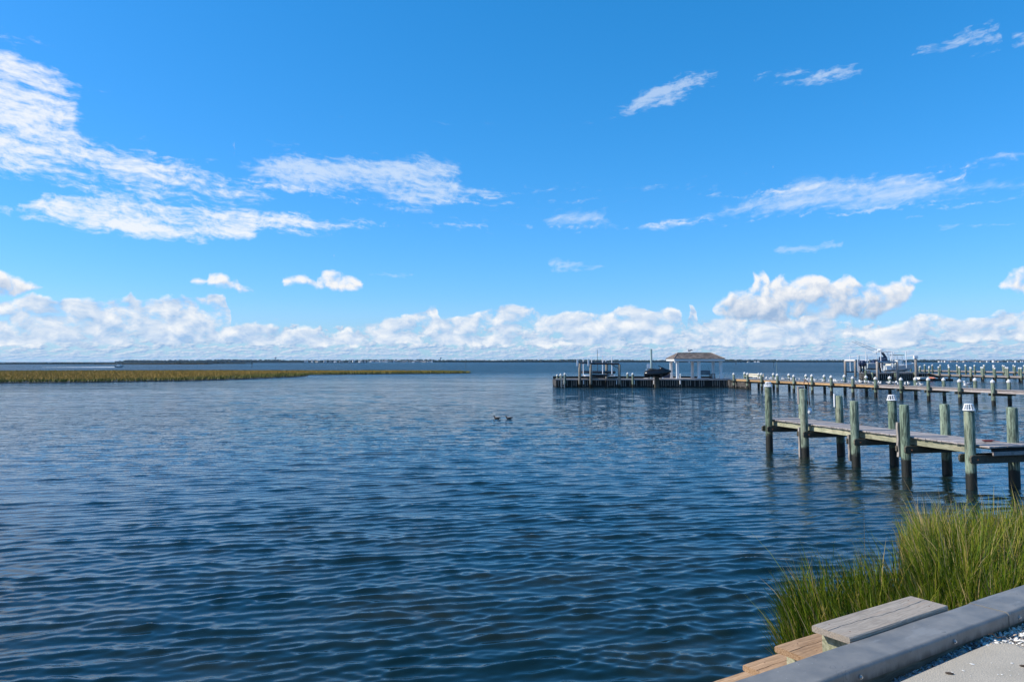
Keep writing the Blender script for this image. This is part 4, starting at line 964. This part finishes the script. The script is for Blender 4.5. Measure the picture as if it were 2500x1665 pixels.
mb = MB(); mb.sm = True; mb.loft([[(u, math.cos(a) * w, math.sin(a) * w * 0.6) for a in [q * math.pi / 4 for q in range(8)]] for u, w in ((-.95, .03), (-.6, .2), (0, .3), (.6, .2), (.95, .03))]); mb.build('hull', 'salmon_paint', ky)
mb = MB(); mb.ell((0, 0, 0.19), (0.4, 0.2, 0.05), 8, 4); mb.build('cockpit', 'black_rubber', ky)
wt = thing('dinghy', 'small white dinghy beside the pink kayak on the float', 'dinghy', (fx - 2.2, fy - 0.3, 0.22), R(15))
mb = MB(); mb.loft([[(u, -w, .35), (u, -w * .8, .05), (u, 0, 0), (u, w * .8, .05), (u, w, .35)] for u, w in ((-.9, .4), (0, .5), (.7, .3), (1.0, .04))]); mb.build('hull', 'white_gelcoat', wt); MB().box(-.1, .1, -.4, .4, .36, .40).build('thwart', 'batten_wood', wt)

def hull(t, L, bw, hgt_, material, topmat):
    mb = MB(); mb.sm = False; rings = []
    for u, w, k, c_, s_ in ((0, 0.92, 0.06, 0.22, 0.72), (0.25, 1.0, 0.0, 0.2, 0.72), (0.5, 1.0, 0.0, 0.22, 0.76), (0.75, 0.82, 0.08, 0.34, 0.88), (0.9, 0.48, 0.28, 0.52, 0.98), (1.0, 0.05, 0.85, 0.92, 1.06)):
        x = u * L; hb = w * bw / 2; rings.append([(x, -hb, s_ * hgt_), (x, -hb * 0.84, c_ * hgt_), (x, 0, k * hgt_), (x, hb * 0.84, c_ * hgt_), (x, hb, s_ * hgt_)])
    mb.loft(rings); mb.build('hull', material, t)
    g = MB()
    for sgn in (-1, 1): g.tube([(u * L, sgn * w * bw / 2, s_ * hgt_ + 0.03) for u, w, s_ in ((0, .92, .72), (.25, 1, .72), (.5, 1, .76), (.75, .82, .88), (.9, .48, .98), (1.0, .05, 1.06))], 0.055, 6)
    g.build('gunwale', topmat, t)
def outboard(t, x, y, s=1.0, top='black_gloss'):
    o = MB(); o.sm = True
    o.loft([[(x + dx_ - 0.35 * s * a, y - w, z) for a, w in ((0, 0),)] + [] for dx_, z in ()]) if False else None
    rings = []
    for z, a, w in ((0.55, .22, .15), (0.75, .36, .22), (1.1, .42, .25), (1.35, .36, .22), (1.45, .18, .12)): rings.append([(x + math.cos(q) * a * s, y + math.sin(q) * w * s, z * s) for q in [k * math.pi / 4 for k in range(8)]])
    o.loft(rings); c = o.build('outboard_motor', top, t)
    l = MB(); l.box(x - 0.10 * s, x + 0.12 * s, y - 0.07, y + 0.07, -0.35 * s, 0.56 * s); l.box(x - 0.3 * s, x + 0.15 * s, y - 0.03, y + 0.03, -0.2 * s, -0.14 * s); l.tube([(x - 0.25 * s, y, -0.35 * s), (x + 0.22 * s, y, -0.35 * s)], 0.08 * s, 8); l.build('lower_unit', 'black_rubber', c)
    pr_ = MB()
    for k in range(3): a = k * 2.094; pr_.add([(x - 0.30 * s, y, -0.35 * s), (x - 0.33 * s, y + math.cos(a) * .17, -0.35 * s + math.sin(a) * .17), (x - 0.29 * s, y + math.cos(a + .7) * .17, -0.35 * s + math.sin(a + .7) * .17)], [(0, 1, 2)])
    pr_.build('propeller', 'galvanised', c)
# rear larger boat
b1x, b1y, b1z = wp_(2108, 903, 134.0)
bo = thing('center_console_boat', 'larger grey hulled fishing boat with white T-top and outriggers, on the rear lift', 'boat', (b1x, b1y, 1.55), R(4))
hull(bo, 7.0, 2.5, 1.55, 'grey_gelcoat', 'white_gelcoat')
outboard(bo, -0.45, -0.45, 1.15, 'navy'); outboard(bo, -0.45, 0.45, 1.15, 'navy')
MB().box(1.5, 2.5, -0.45, 0.45, 0.7, 1.75, 0.05).build('leaning_post', 'navy', bo); MB().box(2.9, 3.9, -0.5, 0.5, 0.7, 2.3, 0.08).build('console', 'navy', bo)
mb = MB(); mb.add([(3.9, -0.48, 2.1), (3.9, 0.48, 2.1), (3.3, 0.45, 3.05), (3.3, -0.45, 3.05), (3.94, -0.48, 2.1), (3.94, 0.48, 2.1), (3.34, 0.45, 3.05), (3.34, -0.45, 3.05)], [(3, 2, 1, 0), (4, 5, 6, 7), (0, 1, 5, 4), (1, 2, 6, 5), (2, 3, 7, 6), (3, 0, 4, 7)]); mb.build('windscreen', 'tinted_acrylic', bo)
MB().box(2.0, 4.6, -1.0, 1.0, 3.15, 3.27, 0.04).build('t_top', 'white_gelcoat', bo)
c = MB()
for sy in (-0.75, 0.75): c.tube([(2.5, sy, 1.0), (2.7, sy, 3.16)], 0.04, 6); c.tube([(4.5, sy, 1.0), (3.7, sy, 3.16)], 0.04, 6); c.tube([(2.55, sy, 1.9), (4.1, sy, 2.1)], 0.03, 6)
c.build('t_top_frame', 'white_paint', bo)
mb = MB(); mb.sm = True; mb.ell((2.9, 0, 3.50), (0.5, 0.5, 0.24), 10, 6); mb.build('radar_dome', 'white_gelcoat', bo)
mb = MB()
for k in range(5): mb.tube([(2.2 + k * .2, -0.7 + .3 * k, 3.27), (2.15 + k * .2, -0.7 + .3 * k, 3.6)], 0.03, 5)
mb.build('rod_holder', 'white_paint', bo)
for sy, ex in ((-0.9, 0.0), (0.9, 1.0)): MB().tube([(2.4, sy, 3.27), (-2.4 + ex, sy * 1.6, 5.0)], [0.03, 0.02], 5).build('outrigger_pole', 'dark_steel', bo)
for x_ in (2.5, 3.6): MB().tube([(x_, 0.6, 3.27), (x_, 0.6, 4.6)], 0.018, 5).build('antenna', 'white_paint', bo)
MB().box(4.8, 6.0, -0.7, 0.7, 1.1, 1.45, 0.08).build('bow_cushion', 'white_gelcoat', bo)
# nearer smaller boat
b2x, b2y, b2z = wp_(2151, 905, 127.5)
bs = thing('center_console_boat', 'smaller white boat with dark canopy and cream seats, on the nearer lift', 'boat', (b2x, b2y, 1.35), R(3))
hull(bs, 5.4, 2.2, 1.3, 'grey_gelcoat', 'white_gelcoat'); outboard(bs, -0.40, 0, 1.2, 'black_rubber')
MB().box(0.12, 0.95, -1.09, 1.09, 0.28, 0.92, 0.03).build('transom_panel', 'white_gelcoat', bs)
MB().box(1.0, 2.3, -0.8, 0.8, 0.8, 1.28, 0.06).build('seat', 'cream_vinyl', bs); MB().box(2.4, 3.1, -0.4, 0.4, 0.8, 1.9, 0.05).build('console', 'white_gelcoat', bs)
MB().box(1.6, 3.4, -0.85, 0.85, 2.72, 2.80, 0.03).build('canopy', 'dark_steel', bs)
c = MB()
for sy in (-0.7, 0.7): c.tube([(1.9, sy, 0.95), (1.9, sy, 2.74)], 0.03, 6); c.tube([(3.3, sy, 1.0), (3.0, sy, 2.74)], 0.03, 6)
c.tube([(1.4, 0, 2.76), (0.6, 0, 2.72)], 0.03, 5); c.build('canopy_frame', 'white_paint', bs)
c = MB()
for sy in (-1, 1): c.tube([(3.6, sy * 1.0, 1.1), (3.7, sy * .95, 1.42), (4.6, sy * .6, 1.62), (5.2, sy * .15, 1.68)], 0.022, 5)
c.build('bow_rail', 'galvanised', bs)
# lifts
l1 = thing('boat_lift', 'lift with tall bare posts under the larger rear boat', 'boat lift')
l2 = thing('boat_lift', 'lift with tall bare posts around the smaller nearer boat', 'boat lift')
l3 = thing('boat_lift', 'empty pale lift standing in open water left of the two boats', 'boat lift')
for px, Y, top in ((2138.5, 121.5, 882.5), (2187, 121.8, 883), (2232.5, 122.5, 876)): post(l2, px, Y, top, 0.20, 'batten_wood')
xa = wp_(2138.5, 0, 121.5)[0]; xb = wp_(2187, 0, 121.8)[0]; beam(l2, (xa, 121.5, 2.95), (xb, 121.8, 2.93), 0.13, 'top_beam', 'galvanised')
x_, y_, z_ = wp_(2232.5, 876, 122.5); MB().box(x_ - .3, x_ + .3, y_ - .2, y_ + .2, z_, z_ + .5, 0.03).build('motor_box', 'white_plastic', l2)
for px, top, bot in ((2148, 858, 886), (2175.7, 859, 896), (2209.7, 857.5, 894)):
    x_, _, zt = wp_(px, top, 124.6); _, _, zb = wp_(px, bot, 124.6); MB().tube([(x_, 124.6, min(zb, 2.0)), (x_, 124.6, zt)], 0.07, 6).build('guide_pole', 'white_plastic', l2)
for xx in (b2x + 1.0, b2x + 3.4): MB().box(xx - .12, xx + .12, b2y - 2.6, b2y + 1.6, 1.28, 1.42).build('cradle_beam', 'galvanised', l2)
for px, top, bot in ((2111.3, 858, 886), (2115.4, 867, 884), (2171.4, 857, 880), (2180, 858, 880)):
    x_, _, zt = wp_(px, top, 137.5); MB().tube([(x_, 137.5, 1.4), (x_, 137.5, zt)], 0.06, 6).build('guide_pole', 'white_plastic', l1)
for xx in (b1x + 1.2, b1x + 4.6): MB().box(xx - .14, xx + .14, b1y - 2.0, b1y + 2.0, 1.42, 1.58).build('cradle_beam', 'galvanised', l1)
for xx in (b1x + 1.2, b1x + 4.6):
    for yy in (-1.9, 1.9): MB().tube([(xx, b1y + yy, -0.8), (xx, b1y + yy, 1.42)], 0.16, 8).build('post', 'batten_wood', l1)
for px, Y, top in ((2060.6, 158.0, 881), (2085, 155.0, 881), (2096, 163, 882), (2119, 163, 882)): post(l3, px, Y, top, 0.24, 'batten_wood')
for (pa, Ya), (pb, Yb) in (((2060.6, 158), (2085, 155)), ((2096, 163), (2119, 163))):
    beam(l3, (wp_(pa, 0, Ya)[0], Ya, 3.2), (wp_(pb, 0, Yb)[0], Yb, 3.2), 0.22, 'top_beam', 'white_plastic')
for px, top in ((2073, 867), (2091.6, 866), (2096, 868)):
    x_, _, zt = wp_(px, top, 160); MB().tube([(x_, 160, 0.8), (x_, 160, zt)], 0.08, 6).build('guide_pole', 'white_plastic', l3)
x_, _, _ = wp_(2072, 0, 160); MB().box(x_ - 1.2, x_ + 1.4, 159.7, 160.3, 0.75, 1.0).build('cradle_beam', 'dark_steel', l3)

# ------------------------------------------------------------------ ducks
def duck(px, label):
    x, y = at(px, 1022); t = thing('duck', label, 'duck', (x, y, 0.0), R(180 + random.uniform(-8, 8))); t.scale = (0.9, 0.9, 0.75)
    mb = MB(); mb.sm = True
    mb.loft([[(u, math.cos(a) * w, zc + math.sin(a) * h) for a in [q * math.pi / 4 for q in range(8)]] for u, w, zc, h in ((-0.24, .01, .10, .01), (-0.18, .05, .075, .035), (-0.05, .085, .05, .07), (0.08, .08, .045, .07), (0.16, .035, .07, .05))]); mb.build('body', 'duck_brown', t)
    mb = MB(); mb.sm = True; mb.ell((-0.03, 0.0, 0.105), (0.15, 0.075, 0.03), 8, 4); mb.build('folded_wings', 'duck_pale', t)
    mb = MB(); mb.sm = True; mb.tube([(0.12, 0, 0.05), (0.165, 0, 0.12), (0.175, 0, 0.17)], [0.05, 0.036, 0.034], 8); mb.ell((0.19, 0, 0.19), (0.048, 0.036, 0.036), 8, 5); h = mb.build('head', 'gull_dark', t)
    mb = MB(); mb.loft([[(0.225, -.018, .18), (0.225, .018, .18), (0.225, .014, .195), (0.225, -.014, .195)], [(0.28, -.014, .172), (0.28, .014, .172), (0.28, .012, .18), (0.28, -.012, .18)]]); mb.build('bill', 'duck_brown', h)
duck(1214, 'brown duck swimming in front, the left one of the pair'); duck(1243, 'brown duck following behind, the right one of the pair')

# ------------------------------------------------------------------ haze over the whole bay
hm = bpy.data.materials.new('haze'); hm.use_nodes = True; hm.node_tree.nodes.clear(); hb = NB(hm.node_tree)
pv = hb.new('ShaderNodeVolumePrincipled'); hb.put(pv.inputs['Color'], (0.45, 0.72, 1.0)); pv.inputs['Density'].default_value = 0.00004; pv.inputs['Anisotropy'].default_value = 0.2
ho = hb.new('ShaderNodeOutputMaterial'); hb.l.new(pv.outputs[0], ho.inputs['Volume']); MATS['haze'] = hm
tag(MB().box(-9100, 9100, -9100, 9100, -2.5, 40).build('haze', 'haze'), kind='stuff')

# ------------------------------------------------------------------ foreground: bulkhead, steps, walkway
WO = (1.19, 4.29); WR = R(32.71); wc, ws = math.cos(WR), math.sin(WR)
def wl(x, y): return (WO[0] + wc * x - ws * y, WO[1] + ws * x + wc * y)
CZ = 1.26
bk = thing('bulkhead', 'timber bulkhead topped with a wide grey vinyl cap beside the walkway', 'bulkhead', (WO[0], WO[1], 0), WR)
def cap_section(x0, x1, grow=0.0):
    prof = []; yN, yF, th, sk, rad = -0.262 - grow, 0.0 + grow, 0.012, 0.088, 0.022
    for k in range(6):
        a = math.pi / 2 * k / 5; prof.append((yN + rad - math.cos(a) * rad, CZ + grow - rad + math.sin(a) * rad))
    prof = [(yN, CZ - sk)] + prof + [(yF - 0.01, CZ + grow), (yF, CZ + grow - 0.01), (yF, CZ - sk), (yF - th, CZ - sk), (yF - th, CZ - th), (yN + th, CZ - th), (yN + th, CZ - sk)]
    n = len(prof); nx = max(2, int((x1 - x0) / 0.25)); mb = MB()
    mb.loft([[(x0 + (x1 - x0) * i / nx, y, z + (0.0015 * math.sin(i * 1.7) if i not in (0, nx) else 0)) for y, z in prof] for i in range(nx + 1)])
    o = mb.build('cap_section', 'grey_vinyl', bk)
    md = None
    return o
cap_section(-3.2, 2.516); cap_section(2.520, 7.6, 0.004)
core = MB(); core.box(-3.2, 7.6, -0.245, -0.02, 0.95, CZ - 0.014); core.build('cap_beam', 'beam_wood', bk)
bw_ = MB(); s = -3.2
while s < 7.6: bw_.box(s, s + 0.24, -0.03 + 0.001, 0.018 - 0.03, -0.8, 0.948); s += 0.25
tag(bw_.build('sheet_boards', 'beam_wood', bk), kind='stuff')
for x_ in (-1.2, -0.25, 0.78, 1.80, 2.66, 3.7, 4.8):
    mb = MB(); mb.tube([(x_, -0.263, CZ - 0.052), (x_, -0.270, CZ - 0.052)], 0.013, 10); mb.tube([(x_, -0.269, CZ - 0.052), (x_, -0.278, CZ - 0.052)], 0.008, 6)
    mb.build('bolt', 'galvanised', bk)

st = thing('wooden_steps', 'timber steps going down from the bulkhead into the water', 'steps', (WO[0], WO[1], 0), WR)
def tread(x0, x1, y0, y1, z, material):
    L = x1 - x0; th = 0.04; b_ = 0.007; mb = MB(); nx = 24; rr2 = random.Random(int(z * 100))
    def prof(i):
        e = 0.0
        w = 0.0012 * math.sin(i * 0.9)
        c = 0.0010; j = 0.010 * math.sin(i * 0.33) + 0.003 * math.sin(i * 1.9 + z)
        return [(-0.5 * (y1 - y0) + b_, -th), (0.5 * (y1 - y0) - b_, -th), (0.5 * (y1 - y0), -th + b_), (0.5 * (y1 - y0), -b_), (0.5 * (y1 - y0) - b_, 0), (0.016 + j, 0 + w), (0.012 + j, -0.004 - c), (0.008 + j, 0 + w), (-0.5 * (y1 - y0) + b_, 0), (-0.5 * (y1 - y0), -b_), (-0.5 * (y1 - y0), -th + b_)]
    rings = []
    for i in range(nx + 1):
        x = -L / 2 + L * i / nx; k = 0.004 if i in (0, nx) else 0
        rings.append([(x, y * (1 - k * 6), z_ * (1 - k) ) for y, z_ in prof(i)])
    mb.loft(rings); return mb.build('tread', material, st, ((x0 + x1) / 2, (y0 + y1) / 2, z), (0, 0, random.uniform(-.004, .004)))
tread(1.105, 2.26, 0.010, 0.29, 1.28, 'grey_tread_wood')['label'] = 'weathered grey top tread'
tread(1.045, 2.26, 0.262, 0.542, 1.083, 'brown_tread_wood'); tread(1.05, 2.26, 0.545, 0.825, 0.868, 'brown_tread_wood'); tread(1.05, 2.26, 0.835, 1.115, 0.652, 'brown_tread_wood'); tread(1.05, 2.26, 1.125, 1.405, 0.436, 'brown_tread_wood'); tread(1.05, 2.26, 1.415, 1.695, 0.22, 'brown_tread_wood')
for z_, y_s in ((1.28, (0.08, 0.23)), (1.083, (0.33, 0.48)), (0.868, (0.61, 0.76))):
    for x_ in (1.21, 2.14):
        for y_ in y_s: MB().tube([(x_, y_, z_ - 0.01), (x_, y_, z_ + 0.0012)], 0.005, 8).build('screw', 'rust', st)
for x_ in (1.19, 2.12):
    mb = MB()
    for i, (ya, yb, z_) in enumerate(((0.03, 0.272, 1.24), (0.272, 0.556, 1.043), (0.556, 0.846, 0.828), (0.846, 1.136, 0.612), (1.136, 1.426, 0.396), (1.426, 1.69, 0.18))):
        mb.box(x_, x_ + 0.042, ya, yb, z_ - 0.42, z_ - 0.001)
    mb.build('stringer', 'stringer_wood', st)
riser = MB().box(1.15, 2.2, 0.004, 0.03, 0.8, 1.235).build('back_board', 'stringer_wood', st)

# concrete walkway and shell bed
GZ = 1.15
cp_ = [wl(-6, -0.37), wl(1.0, -0.345), wl(2.21, -0.316), wl(2.26, -0.47), wl(4.0, -6), wl(4.0, -9), wl(-6, -9)]
tag(prism(cp_, 0.8, GZ, 'concrete_walkway', 'concrete'), kind='structure')
tag(prism([wl(-6, -0.25), wl(9, -0.25), wl(9, -9), wl(-6, -9)], 0.5, 1.085, 'ground', 'sandy_ground'), kind='structure')
# crushed shell bed: small curved shell chips, one object
def chip(mb, x, y, z, s, rr2, flat=0.35):
    a = rr2.uniform(0, 6.28); tx, ty = rr2.uniform(-flat, flat), rr2.uniform(-flat, flat); ca, sa = math.cos(a), math.sin(a); e = rr2.uniform(0.5, 0.95)
    vs = []
    for k in range(6):
        t_ = k * math.pi / 3 + rr2.uniform(-.2, .2); u, v = math.cos(t_) * s, math.sin(t_) * s * e; X_, Y_ = u * ca - v * sa, u * sa + v * ca
        vs.append((x + X_, y + Y_, z + X_ * tx + Y_ * ty))
    vs.append((x, y, z + s * 0.28)); vs.append((x, y, z - s * 0.15))
    mb.add(vs[:7], [(k, (k + 1) % 6, 6) for k in range(6)])
mb = MB(); rr2 = random.Random(4)
for k in range(36000):
    x_ = rr2.uniform(0.3, 2.25) if k % 3 == 0 else 2.18 + 3.6 * rr2.random() ** 1.4; y_ = rr2.uniform(-0.36, -0.235) if x_ < 2.2 else -0.235 - 1.9 * rr2.random() ** 1.3; q_ = wl(x_, y_); mb.cur = rr2.choice((0, 0, 0, 1, 2)) if x_ > 2.1 else rr2.choice((0, 1, 2, 2, 2)); chip(mb, q_[0], q_[1], 1.087 + rr2.uniform(0, 0.06) * min(1, max(0.15, (x_ - 0.9) / 1.2)), rr2.uniform(0.007, 0.02), rr2, 0.8)  # greyer chip mix along the cap paints in the shade there
tag(mb.build('shell_gravel', ['shell_white', 'shell_tan', 'shell_grey']), 'crushed white shell bed between the grey cap and the concrete', 'shell gravel', kind='stuff')
cms = []
for k in range(5):
    mb = MB(); chip(mb, 0, 0, 0.004, 1.0, rr2, 0.1); cms.append(mb.mesh('shell_fragment', 'shell_white'))
for k in range(120):
    x_ = random.uniform(0.6, 2.2); y_ = -0.39 - random.random() ** 1.2 * 0.9
    s_ = random.choice((0.004, 0.005, 0.006, 0.008, 0.014)) * random.uniform(0.8, 1.2); q_ = wl(x_, y_)
    o = link('shell_fragment', cms[k % 5], None, (q_[0], q_[1], GZ + 0.002), (0, 0, random.uniform(0, 6))); o.scale = (s_, s_, s_ * 0.8)
    tag(o, 'small white shell chip lying loose on the concrete walkway', 'shell', 'loose shell chips on the concrete')
def dark_bit(px, py, s, label):
    x_, y_ = at(px, py, GZ); mb = MB(); mb.sm = True; mb.ell((0, 0, 0.006), (s, s * 0.42, 0.007), 8, 5); tag(mb.build('debris', 'dark_twig', None, (x_, y_, GZ), (0, 0, R(-20))), label, 'debris')
dark_bit(2318, 1645, 0.024, 'dark brown seed pod on the concrete'); dark_bit(2498, 1627, 0.02, 'dark leaf scrap at the right edge of the concrete')
x_, y_ = at(2436, 1566, 1.155); mb = MB(); mb.tube([(0, 0, 0.03), (0.03, -0.03, 0.05), (0.06, -0.09, 0.03), (0.12, -0.16, 0.005)], [0.003, 0.002, 0.002, 0.001], 5); mb.tube([(0, 0, 0.03), (-0.02, 0.02, 0.05), (-0.05, 0.03, 0.04)], 0.003, 5)
tag(mb.build('twig', 'dark_twig', None, (x_, y_, 1.15)), 'thin curved dry stalk lying over the shell bed and concrete', 'twig')

# ------------------------------------------------------------------ cordgrass beside the steps
SH = [wl(2.36, 0.02), wl(2.34, 0.6), wl(2.26, 1.4), (2.45, 7.1), (2.82, 8.1), (3.08, 8.65), (3.7, 8.8), (4.3, 8.9), (4.9, 9.25), (5.25, 10.1), (5.6, 11.2), (6.4, 11.75), (7.3, 11.6), (8.6, 12.2), (10.5, 12.6), wl(8.2, 0.02)]
tag(prism(wavy(SH, 0.05, 0.4, 2), -0.5, 0.045, 'shore_mud', 'mud'), kind='structure')
def grass_patch(n, hb):
    q = scatter(SH, n); d = seg_dist(q, SH[2:-1])
    clump = 0.5 + 0.5 * np.sin(q[:, 0] * 8.1 + 1.7 * np.sin(q[:, 1] * 5.7)) * np.sin(q[:, 1] * 7.3 + 1.6 * np.sin(q[:, 0] * 4.9))
    k = rng.random(n) < 0.08 + 0.92 * clump ** 1.9; q = q[k]; d = d[k]; clump = clump[k]; n = len(q)
    # distance from the wall and position along it set the height
    lx = (q[:, 0] - WO[0]) * wc + (q[:, 1] - WO[1]) * ws; ly = -(q[:, 0] - WO[0]) * ws + (q[:, 1] - WO[1]) * wc
    h = hb * (0.72 + 0.28 * np.clip(ly / 1.6, 0, 1)) * (0.86 + 0.22 * clump) * np.exp(rng.normal(0, 0.14, n))
    h *= np.clip(0.62 + d / 0.5, 0, 1)
    h *= np.where(rng.random(n) < 0.3, rng.uniform(0.4, 0.9, n), 1.0)
    out = np.zeros((n, 2)); cx, cy = 5.4, 9.3
    v = q - np.array([cx, cy]); v /= np.linalg.norm(v, axis=1)[:, None]; edge = np.clip(1 - d / 0.7, 0, 1)
    stiff = rng.random(n) < 0.1; lean = rng.normal(0, 0.11, (n, 2)) + rng.normal(0, 0.34, (n, 2)) * stiff[:, None] + v * (edge * 0.27)[:, None] + np.array([-0.03, 0.0])
    lean += np.stack([wc * 0 - ws, ws * 0 + wc], 0) * (np.clip(0.5 - ly, 0, 1) * 0.5)[:, None]
    ln_ = np.linalg.norm(lean, axis=1); lean *= (np.minimum(ln_, 0.55) / ln_)[:, None]
    tint = np.clip(0.42 + 0.22 * (clump - 0.5) + 0.25 * np.exp(-((q[:, 0] - 6.0) ** 2 + (q[:, 1] - 10.9) ** 2) / 1.2) + rng.normal(0, 0.22, n), 0, 1)
    dead = rng.random(n) < 0.12; tint = np.where(dead, rng.uniform(0.85, 1.0, n), tint)
    return q, h, lean, tint
q, h, lean, tint = grass_patch(80000, 0.91)
tag(blades('cordgrass', np.c_[q, np.full(len(q), 0.03)], h, rng.uniform(0.009, 0.021, len(q)), lean, tint, segs=4), 'tall green cordgrass growing between the steps and the near pier', 'grass', kind='stuff')
q, h, lean, tint = grass_patch(700, 1.33)
dd = seg_dist(q, SH[3:-1]); k = dd < 0.9; q, h, lean, tint = q[k], h[k], lean[k], tint[k]
tag(blades('seed_stalks', np.c_[q, np.full(len(q), 0.03)], h * rng.uniform(0.85, 1.12, len(q)), rng.uniform(0.005, 0.009, len(q)), lean * 0.6 + rng.normal(0, 0.08, lean.shape), rng.random(len(q)), segs=4, material='seed_stalk'), 'pale dry seed stalks rising above the green cordgrass', 'grass', kind='stuff')
# stems lying on the water left of the clump
q = np.stack([rng.uniform(2.75, 3.0, 60), rng.uniform(7.3, 8.5, 60)], -1); tag(blades('drooping_grass', np.c_[q, np.full(60, 0.01)], rng.uniform(0.15, 0.4, 60), rng.uniform(0.006, 0.01, 60), np.c_[rng.normal(-0.7, 0.25, 60), rng.normal(0, .5, 60)], rng.random(60), segs=4), 'thin grass blades drooping over the water left of the clump', 'grass', kind='stuff')
